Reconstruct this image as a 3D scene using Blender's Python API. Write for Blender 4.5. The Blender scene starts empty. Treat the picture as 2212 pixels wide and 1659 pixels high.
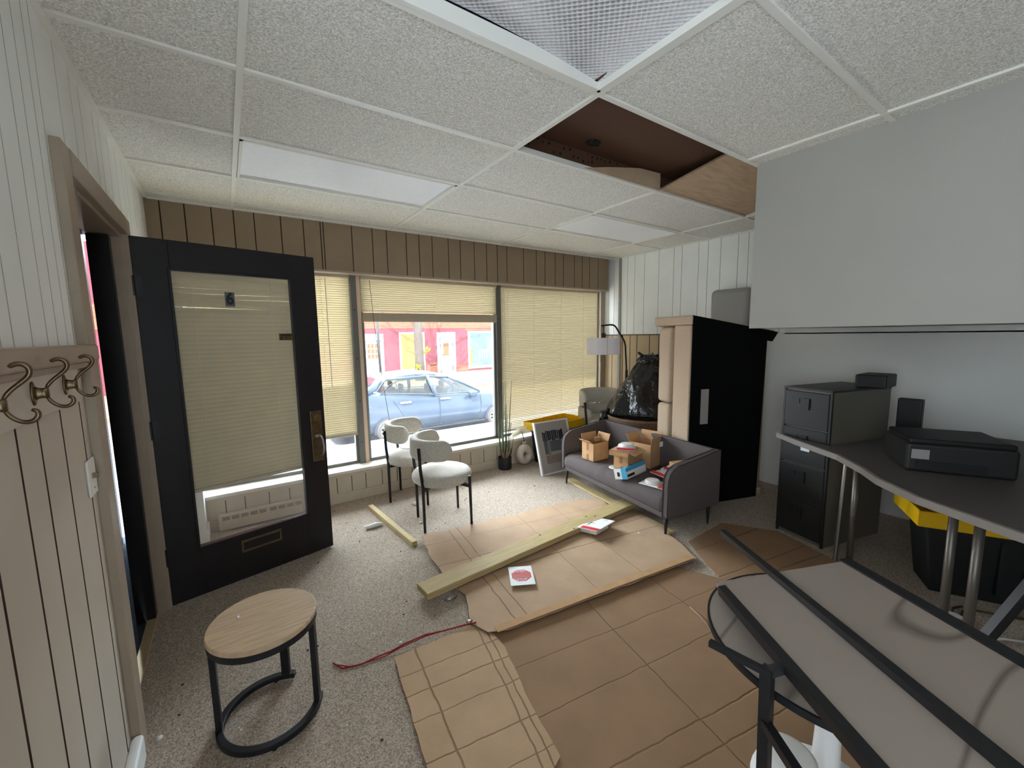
import bpy, bmesh, math, random
from mathutils import Vector, Matrix, noise
R = math.radians
random.seed(7)
C = bpy.context.scene.collection
SC = bpy.context.scene

# ------------------------------------------------------------------ camera
cam = bpy.data.cameras.new('camera'); camo = bpy.data.objects.new('camera', cam); C.objects.link(camo)
cr, cd, cf = Vector((.82211927, -.5691167, -.01503626)), Vector((-.07953197, -.08865586, -.99288207)), Vector((.56373271, .81746335, -.11814866))
camo.matrix_world = Matrix(((cr.x, -cd.x, -cf.x, 0), (cr.y, -cd.y, -cf.y, 0), (cr.z, -cd.z, -cf.z, 1.5), (0, 0, 0, 1)))
cam.sensor_fit = 'HORIZONTAL'; cam.sensor_width = 36; cam.lens = 36 * 890.2 / 2212; cam.clip_start = .01; cam.clip_end = 300
SC.camera = camo

# ------------------------------------------------------------------ sky, sun, exposure
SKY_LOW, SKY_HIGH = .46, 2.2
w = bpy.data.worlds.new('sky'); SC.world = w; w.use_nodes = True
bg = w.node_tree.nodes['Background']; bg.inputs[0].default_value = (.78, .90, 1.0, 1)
# sky shaped for more indoor light: brightest above the roofs across the street and dimmer behind the shop
_n, _l = w.node_tree.nodes, w.node_tree.links
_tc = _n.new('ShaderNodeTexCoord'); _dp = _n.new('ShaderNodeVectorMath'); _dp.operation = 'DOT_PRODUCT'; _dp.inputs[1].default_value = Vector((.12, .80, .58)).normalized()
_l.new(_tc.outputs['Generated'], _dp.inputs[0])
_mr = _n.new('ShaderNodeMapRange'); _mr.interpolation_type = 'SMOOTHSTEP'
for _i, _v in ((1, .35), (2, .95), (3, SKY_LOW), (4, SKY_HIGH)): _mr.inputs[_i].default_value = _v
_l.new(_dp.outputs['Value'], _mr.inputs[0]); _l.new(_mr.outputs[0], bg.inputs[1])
sun = bpy.data.lights.new('sun', 'SUN'); sun.energy = .85; sun.angle = R(.6); sun.color = (1, .97, .92)
so = bpy.data.objects.new('sun', sun); C.objects.link(so)
so.rotation_euler = Vector((.42, .62, -.66)).to_track_quat('-Z', 'Y').to_euler()
SC.view_settings.view_transform = 'Standard'; SC.view_settings.look = 'None'; SC.view_settings.gamma = 1
SC.view_settings.use_curve_mapping = False
SC.view_settings.exposure = 3.8
SC.cycles.max_bounces = 10; SC.cycles.diffuse_bounces = 6; SC.cycles.transparent_max_bounces = 24; SC.cycles.transmission_bounces = 8
SC.cycles.use_denoising = True

# ------------------------------------------------------------------ materials
def lin(c):
    f = lambda v: (v / 12.92 if v <= .04045 else ((v + .055) / 1.055) ** 2.4)
    return tuple(f(x / 255.) for x in c) + (1,)
def M(name, col, rough=.6, metal=0, var=None, bump=None, spec=.4, stretch=None, grain=None, sheen=0):
    m = bpy.data.materials.new(name); m.use_nodes = True
    nt = m.node_tree; N = nt.nodes; L = nt.links; b = N['Principled BSDF']
    b.inputs['Base Color'].default_value = lin(col); b.inputs['Roughness'].default_value = rough; b.inputs['Metallic'].default_value = metal
    b.inputs['Specular IOR Level'].default_value = spec
    if sheen: b.inputs['Sheen Weight'].default_value = sheen
    if var or bump:
        tc = N.new('ShaderNodeTexCoord'); mp = N.new('ShaderNodeMapping'); L.new(tc.outputs['Object'], mp.inputs[0])
        if stretch: mp.inputs['Scale'].default_value = stretch
    if var:
        n = N.new('ShaderNodeTexNoise'); n.inputs['Scale'].default_value = var[0]; n.inputs['Detail'].default_value = var[2] if len(var) > 2 else 4
        L.new(mp.outputs[0], n.inputs['Vector'])
        r = N.new('ShaderNodeValToRGB'); r.color_ramp.elements[0].position = .3; r.color_ramp.elements[1].position = .7
        a = lin(col); k = var[1]
        r.color_ramp.elements[0].color = tuple(x * (1 - k) for x in a[:3]) + (1,); r.color_ramp.elements[1].color = tuple(min(1, x * (1 + k)) for x in a[:3]) + (1,)
        if len(var) > 3: r.color_ramp.elements[0].color = lin(var[3])
        L.new(n.outputs['Fac'], r.inputs[0]); L.new(r.outputs[0], b.inputs['Base Color'])
    if bump:
        n2 = N.new('ShaderNodeTexNoise'); n2.inputs['Scale'].default_value = bump[0]; n2.inputs['Detail'].default_value = 3
        L.new(mp.outputs[0], n2.inputs['Vector'])
        bp = N.new('ShaderNodeBump'); bp.inputs['Strength'].default_value = bump[1]; bp.inputs['Distance'].default_value = bump[2] if len(bump) > 2 else .005
        L.new(n2.outputs['Fac'], bp.inputs['Height']); L.new(bp.outputs[0], b.inputs['Normal'])
    return m
def mix_mat(name, a_fac, glossy_rough=.05, tint=(1, 1, 1, 1), veil=0):
    "thin clear glass: lets light straight through, with a fresnel reflection and a little dust"
    m = bpy.data.materials.new(name); m.use_nodes = True; nt = m.node_tree; N = nt.nodes; L = nt.links
    for n in list(N): N.remove(n)
    o = N.new('ShaderNodeOutputMaterial'); t = N.new('ShaderNodeBsdfTransparent'); t.inputs[0].default_value = tint
    g = N.new('ShaderNodeBsdfGlossy'); g.inputs['Roughness'].default_value = glossy_rough
    fr = N.new('ShaderNodeFresnel'); fr.inputs['IOR'].default_value = a_fac
    mx = N.new('ShaderNodeMixShader'); L.new(fr.outputs[0], mx.inputs[0]); L.new(t.outputs[0], mx.inputs[1]); L.new(g.outputs[0], mx.inputs[2])
    if veil:
        d = N.new('ShaderNodeBsdfDiffuse'); d.inputs[0].default_value = (.85, .85, .85, 1)
        tl = N.new('ShaderNodeBsdfTranslucent'); tl.inputs[0].default_value = (.9, .9, .9, 1)
        m3 = N.new('ShaderNodeMixShader'); L.new(d.outputs[0], m3.inputs[1]); L.new(tl.outputs[0], m3.inputs[2])
        m2 = N.new('ShaderNodeMixShader'); m2.inputs[0].default_value = veil
        tc = N.new('ShaderNodeTexCoord'); nz = N.new('ShaderNodeTexNoise'); nz.inputs['Scale'].default_value = 6; nz.inputs['Detail'].default_value = 8
        L.new(tc.outputs['Object'], nz.inputs['Vector'])
        mm = N.new('ShaderNodeMath'); mm.operation = 'MULTIPLY'; mm.inputs[1].default_value = veil * 2; L.new(nz.outputs['Fac'], mm.inputs[0]); L.new(mm.outputs[0], m2.inputs[0])
        L.new(mx.outputs[0], m2.inputs[1]); L.new(m3.outputs[0], m2.inputs[2]); L.new(m2.outputs[0], o.inputs[0])
    else: L.new(mx.outputs[0], o.inputs[0])
    return m
def thin(name, col, trans=.5, rough=.6):
    "thin sheet that glows when lit from behind"
    m = bpy.data.materials.new(name); m.use_nodes = True; nt = m.node_tree; N = nt.nodes; L = nt.links
    for n in list(N): N.remove(n)
    o = N.new('ShaderNodeOutputMaterial'); d = N.new('ShaderNodeBsdfDiffuse'); t = N.new('ShaderNodeBsdfTranslucent')
    d.inputs[0].default_value = lin(col); t.inputs[0].default_value = lin(col)
    mx = N.new('ShaderNodeMixShader'); mx.inputs[0].default_value = trans
    L.new(d.outputs[0], mx.inputs[1]); L.new(t.outputs[0], mx.inputs[2]); L.new(mx.outputs[0], o.inputs[0]); return m

m_white_wall = M('white_panelling', (240, 242, 240), .55, var=(3, .04))
m_cream_wall = M('cream_panelling', (200, 190, 175), .5, var=(2.5, .06))
m_tan_wall = M('tan_panelling', (186, 164, 132), .55, var=(3, .05))
m_groove_dark = M('dark_groove', (66, 52, 40), .8)
m_groove_grey = M('grey_groove', (186, 184, 176), .8)
m_groove_tan = M('tan_groove', (70, 58, 42), .8)
m_taupe = M('taupe_panelling', (146, 127, 104), .6, var=(4, .06))
m_groove_taupe = M('taupe_groove', (70, 56, 42), .8)
m_casing = M('taupe_gloss_paint', (164, 148, 130), .4, var=(6, .06))
m_base_wall = M('warm_white_board', (205, 192, 172), .55, var=(5, .06))
m_groove_base = M('base_groove', (110, 96, 80), .8)
m_sill = M('white_gloss_paint', (232, 226, 214), .35, var=(8, .05))
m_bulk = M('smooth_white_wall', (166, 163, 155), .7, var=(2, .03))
m_tile = M('ceiling_tile_mineral', (240, 238, 232), .9, var=(185, .12, 5, (182, 178, 170)), bump=(200, .5, .003))
m_grid = M('white_metal_grid', (228, 226, 218), .4)
m_carpet = M('brown_grey_carpet', (196, 182, 166), .97, var=(170, .25, 3, (134, 119, 104)), bump=(260, .9, .006), spec=.1)
m_deck = M('brown_acoustic_deck', (84, 54, 36), .8, var=(30, .15))
m_tan_board = M('stained_tan_board', (190, 164, 136), .8, var=(6, .14), stretch=(1, 6, 1))
m_black_door = M('black_brown_door_paint', (22, 16, 18), .5, var=(12, .2))
m_black_frame = M('black_storefront_frame', (18, 16, 18), .4)
m_glass = mix_mat('clear_window_glass', 1.3)
m_glass_dusty = mix_mat('dusty_door_glass', 1.3, veil=.07)
m_glass_street = mix_mat('smudged_shop_glass', 1.25, veil=.02)
m_slat = thin('beige_blind_slat', (206, 194, 164), .055)
m_slat_door = thin('beige_door_blind_slat', (206, 194, 164), .14)
m_rail = M('beige_blind_rail', (190, 178, 152), .5)
m_cord = M('blind_cord', (215, 208, 190), .8)
m_dark_cord = M('dark_cord', (70, 66, 60), .8)
m_bronze = M('aged_bronze', (116, 98, 74), .34, metal=.9, var=(30, .25))
m_brass = M('dull_brass', (128, 104, 66), .4, metal=.8, var=(30, .2))
m_steel = M('brushed_steel', (170, 168, 162), .35, metal=.8)
m_alu = M('grey_aluminium_mullion', (120, 118, 112), .45, metal=.5)
m_pinkwood = M('pale_wood_stop', (226, 196, 170), .5)
m_white_plastic = M('white_plastic', (230, 228, 222), .4)
m_grey_plastic = M('grey_plastic', (150, 148, 144), .5)
m_black_metal = M('black_powder_coat', (26, 27, 30), .45, var=(40, .15))
m_black_plastic = M('black_plastic', (20, 20, 21), .5)
m_oak = M('light_oak_veneer', (206, 178, 146), .5, var=(9, .16, 8), stretch=(1, 9, 1))
m_oak_edge = M('oak_edge_band', (168, 136, 100), .55)
m_boucle = M('cream_boucle', (208, 201, 188), .95, var=(70, .12), bump=(160, 1.0, .008), spec=.1, sheen=.3)
m_beige_fabric = M('beige_sofa_fabric', (178, 156, 134), .95, var=(120, .12), bump=(300, .5, .002), spec=.1)
m_grey_fabric = M('grey_brown_sofa_fabric', (96, 88, 87), .95, var=(150, .1), bump=(400, .4, .002), spec=.1)
m_piping = M('dark_sofa_piping', (62, 56, 56), .9)
m_dustcover = M('black_dust_cover', (14, 14, 15), .95, spec=.1)
m_card = M('brown_cardboard_box', (190, 150, 108), .85, var=(14, .08), bump=(60, .15, .002))
m_card_in = M('cardboard_inside', (150, 112, 76), .9)
m_tape = M('kraft_tape', (146, 108, 66), .45)
m_lumber = M('treated_yellow_lumber', (182, 160, 112), .7, var=(7, .14, 8), stretch=(1, 14, 14))
m_lumber2 = M('pale_pine_stick', (190, 168, 118), .7, var=(9, .12, 8), stretch=(14, 1, 14))
m_dark_edge = M('weathered_lumber_edge', (70, 62, 46), .85)
m_yellow = M('yellow_tote_plastic', (240, 190, 18), .4)
m_tote = M('black_tote_plastic', (28, 29, 31), .5)
m_white = M('white_paint', (236, 236, 234), .5)
m_mat_board = M('grey_print_mount', (168, 160, 154), .6)
m_ink = M('dark_print_ink', (40, 42, 48), .6)
m_slate = M('slate_print_ink', (92, 98, 102), .6)
m_taupe_ink = M('taupe_print_ink', (140, 126, 116), .6)
m_ceramic = M('sand_ceramic', (206, 192, 176), .6, bump=(40, .15, .002))
m_pot = M('black_plant_pot', (34, 34, 37), .5)
m_reed = M('green_reed', (74, 96, 66), .6)
m_reed2 = M('brown_reed', (92, 78, 54), .7)
m_bract = M('dry_pink_bract', (170, 140, 120), .8)
m_petal = thin('cream_petal', (244, 238, 216), .35)
m_stem = M('dark_stem', (66, 50, 38), .7)
m_shade = thin('white_linen_shade', (244, 242, 246), .5)
m_bag = M('black_bin_bag', (14, 14, 15), .22, bump=(14, .9, .03), spec=.6)
m_wicker = M('brown_wicker', (110, 84, 62), .8, var=(60, .35), bump=(80, .8, .01))
m_wicker_pale = M('pale_wicker', (196, 168, 148), .8, var=(50, .2), bump=(80, .8, .01))
m_cab = M('grey_filing_cabinet', (40, 40, 39), .45, metal=.2)
m_cab_side = M('putty_filing_cabinet_side', (104, 99, 86), .5)
m_desk = M('grey_desk_top', (82, 77, 73), .5)
m_desk_edge = M('pale_desk_edge', (140, 134, 128), .4)
m_desk_leg = M('grey_desk_tube', (110, 104, 96), .4, metal=.6)
m_printer = M('charcoal_printer', (34, 33, 32), .5)
m_red = M('red_print', (206, 44, 52), .5)
m_redstring = M('red_twine', (150, 34, 34), .8)
m_blue = M('cyan_print', (70, 170, 214), .5)
m_ink_text = M('black_print', (30, 30, 32), .6)
m_foam = M('white_foam', (240, 240, 238), .8)
m_orange = M('orange_plastic', (190, 70, 24), .5)
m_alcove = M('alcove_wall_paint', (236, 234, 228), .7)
m_mat_blue = M('dark_blue_ribbed_mat', (54, 66, 82), .95, var=(40, .5), bump=(60, 1, .01), stretch=(6, 1, 1))
m_threshold = M('brass_threshold', (210, 186, 146), .4, metal=.4)
m_vest = M('dark_purple_vestibule', (40, 32, 40), .8)
def stone():
    m = M('pale_veined_stone', (206, 196, 186), .3); nt = m.node_tree; N = nt.nodes; L = nt.links; b = N['Principled BSDF']
    tc = N.new('ShaderNodeTexCoord'); mp = N.new('ShaderNodeMapping'); mp.inputs['Rotation'].default_value = (0, 0, .55); mp.inputs['Scale'].default_value = (.35, 1.5, 1)
    n = N.new('ShaderNodeTexNoise'); n.inputs['Scale'].default_value = 1.6; n.inputs['Detail'].default_value = 1.5
    L.new(tc.outputs['Object'], mp.inputs[0]); L.new(mp.outputs[0], n.inputs['Vector'])
    r = N.new('ShaderNodeValToRGB'); e = r.color_ramp.elements
    e[0].position = .488; e[0].color = lin((160, 148, 138)); e[1].position = .512; e[1].color = lin((160, 148, 138))
    k = e.new(.5); k.color = lin((112, 100, 92))
    L.new(n.outputs['Fac'], r.inputs[0]); L.new(r.outputs[0], b.inputs['Base Color']); return m
m_stone = stone()
def dotted(name, col, dot, scale, thr):
    m = M(name, col, .8); nt = m.node_tree; N = nt.nodes; L = nt.links; b = N['Principled BSDF']
    tc = N.new('ShaderNodeTexCoord'); v = N.new('ShaderNodeTexVoronoi'); v.inputs['Scale'].default_value = scale; v.inputs['Randomness'].default_value = .35
    L.new(tc.outputs['Object'], v.inputs['Vector'])
    c = N.new('ShaderNodeMath'); c.operation = 'LESS_THAN'; c.inputs[1].default_value = thr; L.new(v.outputs['Distance'], c.inputs[0])
    mx = N.new('ShaderNodeMix'); mx.data_type = 'RGBA'; mx.inputs[6].default_value = lin(col); mx.inputs[7].default_value = lin(dot)
    L.new(c.outputs[0], mx.inputs[0]); L.new(mx.outputs[2], b.inputs['Base Color']); return m
m_deck = dotted('brown_perforated_deck', (86, 58, 40), (20, 14, 10), 26, .22)
def ribbed(name, col, scale):
    m = M(name, col, .35); nt = m.node_tree; N = nt.nodes; L = nt.links; b = N['Principled BSDF']
    tc = N.new('ShaderNodeTexCoord'); mp = N.new('ShaderNodeMapping'); mp.inputs['Rotation'].default_value = (0, 0, R(45)); L.new(tc.outputs['Object'], mp.inputs[0])
    v = N.new('ShaderNodeTexVoronoi'); v.inputs['Scale'].default_value = scale; v.inputs['Randomness'].default_value = 0; L.new(mp.outputs[0], v.inputs['Vector'])
    bp = N.new('ShaderNodeBump'); bp.inputs['Strength'].default_value = 1; bp.inputs['Distance'].default_value = .01
    L.new(v.outputs['Distance'], bp.inputs['Height']); L.new(bp.outputs[0], b.inputs['Normal'])
    r = N.new('ShaderNodeValToRGB'); r.color_ramp.elements[0].color = lin(tuple(x * .62 for x in col)); r.color_ramp.elements[1].color = lin(col); r.color_ramp.elements[1].position = .5
    L.new(v.outputs['Distance'], r.inputs[0]); L.new(r.outputs[0], b.inputs['Base Color']); return m
m_prism = ribbed('prismatic_diffuser', (226, 226, 230), 60)
m_diffuser = M('smooth_white_diffuser', (244, 246, 250), .3, var=(40, .02))
def brick(name, c1, c2, mortar, scale):
    m = M(name, c1, .85); nt = m.node_tree; N = nt.nodes; L = nt.links; b = N['Principled BSDF']
    tc = N.new('ShaderNodeTexCoord'); mp = N.new('ShaderNodeMapping'); mp.inputs['Rotation'].default_value = (R(90), 0, 0); L.new(tc.outputs['Object'], mp.inputs[0])
    v = N.new('ShaderNodeTexBrick'); v.inputs['Scale'].default_value = scale; v.inputs['Color1'].default_value = lin(c1); v.inputs['Color2'].default_value = lin(c2); v.inputs['Mortar'].default_value = lin(mortar)
    v.inputs['Mortar Size'].default_value = .012; v.inputs['Brick Width'].default_value = .5; v.inputs['Row Height'].default_value = .18
    L.new(mp.outputs[0], v.inputs['Vector']); L.new(v.outputs['Color'], b.inputs['Base Color']); return m
m_brick_pink = brick('painted_rose_brick', (136, 58, 70), (128, 54, 66), (116, 48, 58), 2)
m_brick_orange = brick('bare_orange_brick', (166, 84, 56), (150, 74, 52), (160, 110, 92), 2)
m_car = M('pale_blue_car_paint', (62, 76, 94), .22, metal=.2, spec=.6)
m_car_glass = mix_mat('car_glass', 1.5, tint=(.55, .62, .58, 1))
m_tyre = M('grey_tyre', (84, 80, 78), .8)
m_alloy = M('alloy_rim', (206, 206, 208), .35, metal=.6)
m_dark_trim = M('dark_car_trim', (48, 56, 66), .4)
m_cabin = M('car_interior', (60, 62, 60), .8)
m_tail = M('red_tail_lamp', (200, 40, 36), .3)
m_concrete = M('pale_concrete', (128, 130, 134), .9, var=(8, .12, 6))
m_asphalt = M('worn_asphalt', (112, 110, 110), .95, var=(20, .15))
m_leafy = M('dry_leafy_pavement', (140, 120, 88), .95, var=(9, .35, 6))
m_bark = M('grey_bark', (92, 82, 75), .9, var=(8, .25), bump=(20, 1, .03), stretch=(4, 4, .8))
m_osb = M('yellow_particle_board', (150, 122, 60), .85, var=(14, .25))
m_amber = M('boarded_amber_pane', (122, 84, 52), .6)
m_shopglass = M('teal_reflecting_shop_glass', (84, 108, 110), .15, spec=.6, var=(1.2, .35))
m_leaf = thin('spring_leaf', (150, 146, 30), .4)
m_shopwhite = M('weathered_white_paint', (168, 168, 174), .7, var=(5, .08))
m_shopgrey = M('grey_door_moulding', (104, 106, 116), .7)
m_pole = M('dark_street_pole', (54, 52, 52), .6)
m_roof = M('roof_felt', (60, 58, 56), .9)

# ------------------------------------------------------------------ mesh builder
class MB:
    def __init__(s): s.bm = bmesh.new(); s.mi = 0
    def _f(s, vs, mi=None):
        try: f = s.bm.faces.new(vs)
        except ValueError: return None
        f.material_index = s.mi if mi is None else mi; return f
    def box(s, x0, x1, y0, y1, z0, z1, mat=None, taper=None):
        M_ = mat or Matrix()
        tx, ty = taper or (1, 1); cx, cy = (x0 + x1) / 2, (y0 + y1) / 2
        P = []
        for z, kx, ky in ((z0, tx, ty), (z1, 1, 1)):
            for x, y in ((x0, y0), (x1, y0), (x1, y1), (x0, y1)):
                P.append(s.bm.verts.new(M_ @ Vector((cx + (x - cx) * kx, cy + (y - cy) * ky, z))))
        for f in ((0, 3, 2, 1), (4, 5, 6, 7), (0, 1, 5, 4), (1, 2, 6, 5), (2, 3, 7, 6), (3, 0, 4, 7)): s._f([P[i] for i in f])
        return s
    def rbox(s, x0, x1, y0, y1, z0, z1, r=.02, seg=3, mat=None):
        "box with rounded edges"
        b = bmesh.new(); bmesh.ops.create_cube(b, size=1)
        for v in b.verts: v.co = Vector(((x0 + x1) / 2 + v.co.x * (x1 - x0), (y0 + y1) / 2 + v.co.y * (y1 - y0), (z0 + z1) / 2 + v.co.z * (z1 - z0)))
        bmesh.ops.bevel(b, geom=list(b.edges), offset=r, segments=seg, profile=.5, affect='EDGES')
        s.merge(b, mat); return s
    def merge(s, b, mat=None):
        mp = {}
        for v in b.verts: mp[v] = s.bm.verts.new((mat @ v.co) if mat else v.co)
        for f in b.faces: s._f([mp[v] for v in f.verts])
        b.free()
    def prism(s, poly, z0, z1, mat=None):
        M_ = mat or Matrix()
        a = [s.bm.verts.new(M_ @ Vector((p[0], p[1], z0))) for p in poly]; b = [s.bm.verts.new(M_ @ Vector((p[0], p[1], z1))) for p in poly]
        s._f(a[::-1]); s._f(b); n = len(poly)
        for i in range(n): s._f([a[i], a[(i + 1) % n], b[(i + 1) % n], b[i]])
        return s
    def rings(s, rings, closed=True, cap=True):
        V = [[s.bm.verts.new(Vector(p)) for p in r] for r in rings]; n = len(V[0])
        for a, b in zip(V, V[1:]):
            for i in range(n if closed else n - 1): s._f([a[i], a[(i + 1) % n], b[(i + 1) % n], b[i]])
        if cap and closed: s._f(V[0][::-1]); s._f(V[-1])
        return s
    def lathe(s, prof, n=24, c=(0, 0, 0), sx=1, sy=1, mat=None):
        M_ = mat or Matrix(); c = Vector(c)
        s.rings([[M_ @ (c + Vector((r * sx * math.cos(2 * math.pi * k / n), r * sy * math.sin(2 * math.pi * k / n), z))) for k in range(n)] for r, z in prof]); return s
    def tube(s, pts, r, n=8, closed=False):
        pts = [Vector(p) for p in pts]; m = len(pts); rr = r if isinstance(r, (list, tuple)) else [r] * m
        up = None; rings = []
        for i, p in enumerate(pts):
            a = pts[(i - 1) % m] if (i or closed) else p; b = pts[(i + 1) % m] if (i < m - 1 or closed) else p
            t = (b - a).normalized()
            if up is None: up = Vector((0, 0, 1)) if abs(t.z) < .9 else Vector((1, 0, 0))
            u = t.cross(up);
            if u.length < 1e-5: u = t.cross(Vector((1, .3, 0)))
            u.normalize(); up = u.cross(t).normalized()
            rings.append([p + (u * math.cos(2 * math.pi * k / n) + up * math.sin(2 * math.pi * k / n)) * rr[i] for k in range(n)])
        if closed: rings.append(rings[0])
        s.rings(rings, cap=not closed); return s
    def bar(s, pts, wd, ht, upv=(0, 0, 1), closed=False):
        "rectangular section swept along points"
        pts = [Vector(p) for p in pts]; m = len(pts); rings = []; upv = Vector(upv)
        for i, p in enumerate(pts):
            a = pts[max(i - 1, 0)]; b = pts[min(i + 1, m - 1)]
            if closed: a = pts[(i - 1) % m]; b = pts[(i + 1) % m]
            t = (b - a).normalized(); u = t.cross(upv).normalized(); v = u.cross(t).normalized()
            rings.append([p + u * wd / 2 * i1 + v * ht / 2 * i2 for i1, i2 in ((-1, -1), (1, -1), (1, 1), (-1, 1))])
        if closed: rings.append(rings[0])
        s.rings(rings, cap=not closed); return s
    def quad(s, *p): s._f([s.bm.verts.new(Vector(q)) for q in p]); return s
    def build(s, name, mats, parent=None, smooth=False, bevel=0, subsurf=0, loc=None):
        bmesh.ops.remove_doubles(s.bm, verts=s.bm.verts, dist=1e-6)
        bmesh.ops.recalc_face_normals(s.bm, faces=s.bm.faces)
        me = bpy.data.meshes.new(name)
        off = None
        if parent is None and loc is None and len(s.bm.verts):
            xs = [v.co for v in s.bm.verts]
            off = Vector(((min(v.x for v in xs) + max(v.x for v in xs)) / 2, (min(v.y for v in xs) + max(v.y for v in xs)) / 2, min(v.z for v in xs)))
            for v in s.bm.verts: v.co -= off
        s.bm.to_mesh(me); s.bm.free()
        for m in (mats if isinstance(mats, (list, tuple)) else [mats]): me.materials.append(m)
        if smooth:
            for p in me.polygons: p.use_smooth = True
        o = bpy.data.objects.new(name, me); C.objects.link(o)
        if parent: o.parent = parent
        if off is not None: o.location = off
        if loc is not None: o.location = loc
        if bevel:
            b = o.modifiers.new('soft_edges', 'BEVEL'); b.width = bevel; b.segments = 2; b.limit_method = 'ANGLE'; b.angle_limit = R(40)
        if subsurf:
            b = o.modifiers.new('smooth', 'SUBSURF'); b.levels = subsurf; b.render_levels = subsurf
        return o
def thing(name, label, cat, loc=(0, 0, 0), rz=0, group=None, rot=None):
    o = bpy.data.objects.new(name, None); C.objects.link(o); o.empty_display_size = .1
    o.location = loc; o.rotation_euler = rot or (0, 0, rz); return tag(o, label, cat, group)
def tag(o, label, cat, group=None, kind=None):
    o['label'] = label; o['category'] = cat
    if group: o['group'] = group
    if kind: o['kind'] = kind
    return o
def struct(o, label=None, cat=None):
    o['kind'] = 'structure'
    if label: o['label'] = label
    if cat: o['category'] = cat
    return o
def copy_tree(o, parent=None):
    c = o.copy(); C.objects.link(c)
    if parent: c.parent = parent
    for ch in [x for x in bpy.data.objects if x.parent == o]: copy_tree(ch, c)
    return c
def frame_mat(o, x, y, z):
    "matrix from three axis vectors and an origin"
    x, y, z, o = map(Vector, (x, y, z, o))
    return Matrix(((x.x, y.x, z.x, o.x), (x.y, y.y, z.y, o.y), (x.z, y.z, z.z, o.z), (0, 0, 0, 1)))
def text(name, body, size, mat, mtx, parent=None, depth=.0004, bold=0., cx='CENTER'):
    cu = bpy.data.curves.new(name, 'FONT'); cu.body = body; cu.size = size; cu.extrude = depth; cu.offset = bold; cu.align_x = cx; cu.align_y = 'CENTER'
    t = bpy.data.objects.new(name, cu); me = bpy.data.meshes.new_from_object(t); bpy.data.objects.remove(t)
    me.transform(mtx); me.materials.append(mat)
    o = bpy.data.objects.new(name, me); C.objects.link(o)
    if parent: o.parent = parent
    return o
def grooved(mb, P, u0, u1, seams, z0, z1, w=.004, d=.005, mats=(0, 1)):
    "panelling: P(u, depth, z) -> point; V grooves at the seams"
    pts = [(u0, 0, 0)]
    for q in sorted(seams):
        if q - w <= u0 or q + w >= u1: continue
        pts += [(q - w, 0, 1), (q, d, 1), (q + w, 0, 0)]
    pts.append((u1, 0, 0))
    for (a, da, g), (b, db, _) in zip(pts, pts[1:]):
        mb.mi = mats[1] if g and (da or db) else mats[0]
        mb.quad(P(a, da, z0), P(b, db, z0), P(b, db, z1), P(a, da, z1))
    mb.mi = mats[0]
def seams(a, b, widths=(.09, .17, .12, .20, .10, .15), j=.01):
    out = []; u = a; i = 0
    while u < b: u += widths[i % len(widths)] + random.uniform(-j, j); out.append(u); i += 1
    return out

# ================================================================== ROOM SHELL
XL, XR, YB, YW, YG, ZC, YN = -.3875, 4.33, 3.88, 3.88, 4.06, 2.476, -1.3
mb = MB(); mb.box(XL - .06, XR + .1, YN, YB + .25, -.12, 0)
struct(mb.build('floor', m_carpet), 'brown grey carpet floor scattered with crumbs', 'floor')

# ---- ceiling: mineral tiles on a white metal grid
gx = [XL, .1225, 1.342, 2.561, 3.78, XR]; gy = [YN, -.54, .069, .679, 1.288, 1.898, 2.508, 3.117, 3.727, YB + .02]
SKIP = {(1, 6), (3, 6), (1, 3), (2, 4), (3, 4)}        # lights and the missing tiles
mb = MB()
for i in range(len(gx) - 1):
    for j in range(len(gy) - 1):
        if (i, j) in SKIP: continue
        mb.box(gx[i], gx[i + 1], gy[j], gy[j + 1], ZC + .008, ZC + .024)
ceil = struct(mb.build('ceiling', m_tile, loc=(0, 0, 0)), 'suspended ceiling of speckled white tiles', 'ceiling')
mb = MB()
for x in gx[1:-1]:
    for a, b in (((YN, gy[4]), (gy[5], YB)) if abs(x - 2.561) < .01 else ((YN, YB),)): mb.box(x - .012, x + .012, a, b, ZC - .002, ZC + .03)
for y in gy[1:-1]: mb.box(XL, XR, y - .012, y + .012, ZC - .001, ZC + .028)
mb.box(XL, XL + .022, YN, YB, ZC - .003, ZC + .03); mb.box(XR - .022, XR, 1.3, YB, ZC - .003, ZC + .03); mb.box(XL, XR, YB - .022, YB, ZC - .003, ZC + .03)
mb.build('ceiling_grid', m_grid, ceil)
# deck above the missing tiles and roof over everything
mb = MB(); mb.box(1.2, 4.0, 1.1, 2.1, 2.60, 2.63); mb.box(1.3, 4.0, 1.92, 1.95, 2.5, 2.62); mb.box(1.3, 4.0, 1.24, 1.27, 2.5, 2.62); mb.box(1.29, 1.32, 1.2, 1.95, 2.5, 2.62)
struct(mb.build('ceiling_deck', m_deck), 'dark brown perforated deck seen through the missing tile', 'ceiling')
mb = MB(); mb.box(-2.2, 6.5, -6, 4.3, 2.72, 2.95)  # unseen; overhang added at back and side to keep sun out of the openings
struct(mb.build('roof', m_roof), 'unseen roof slab over the shop with added sun-blocking overhangs', 'roof')

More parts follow.
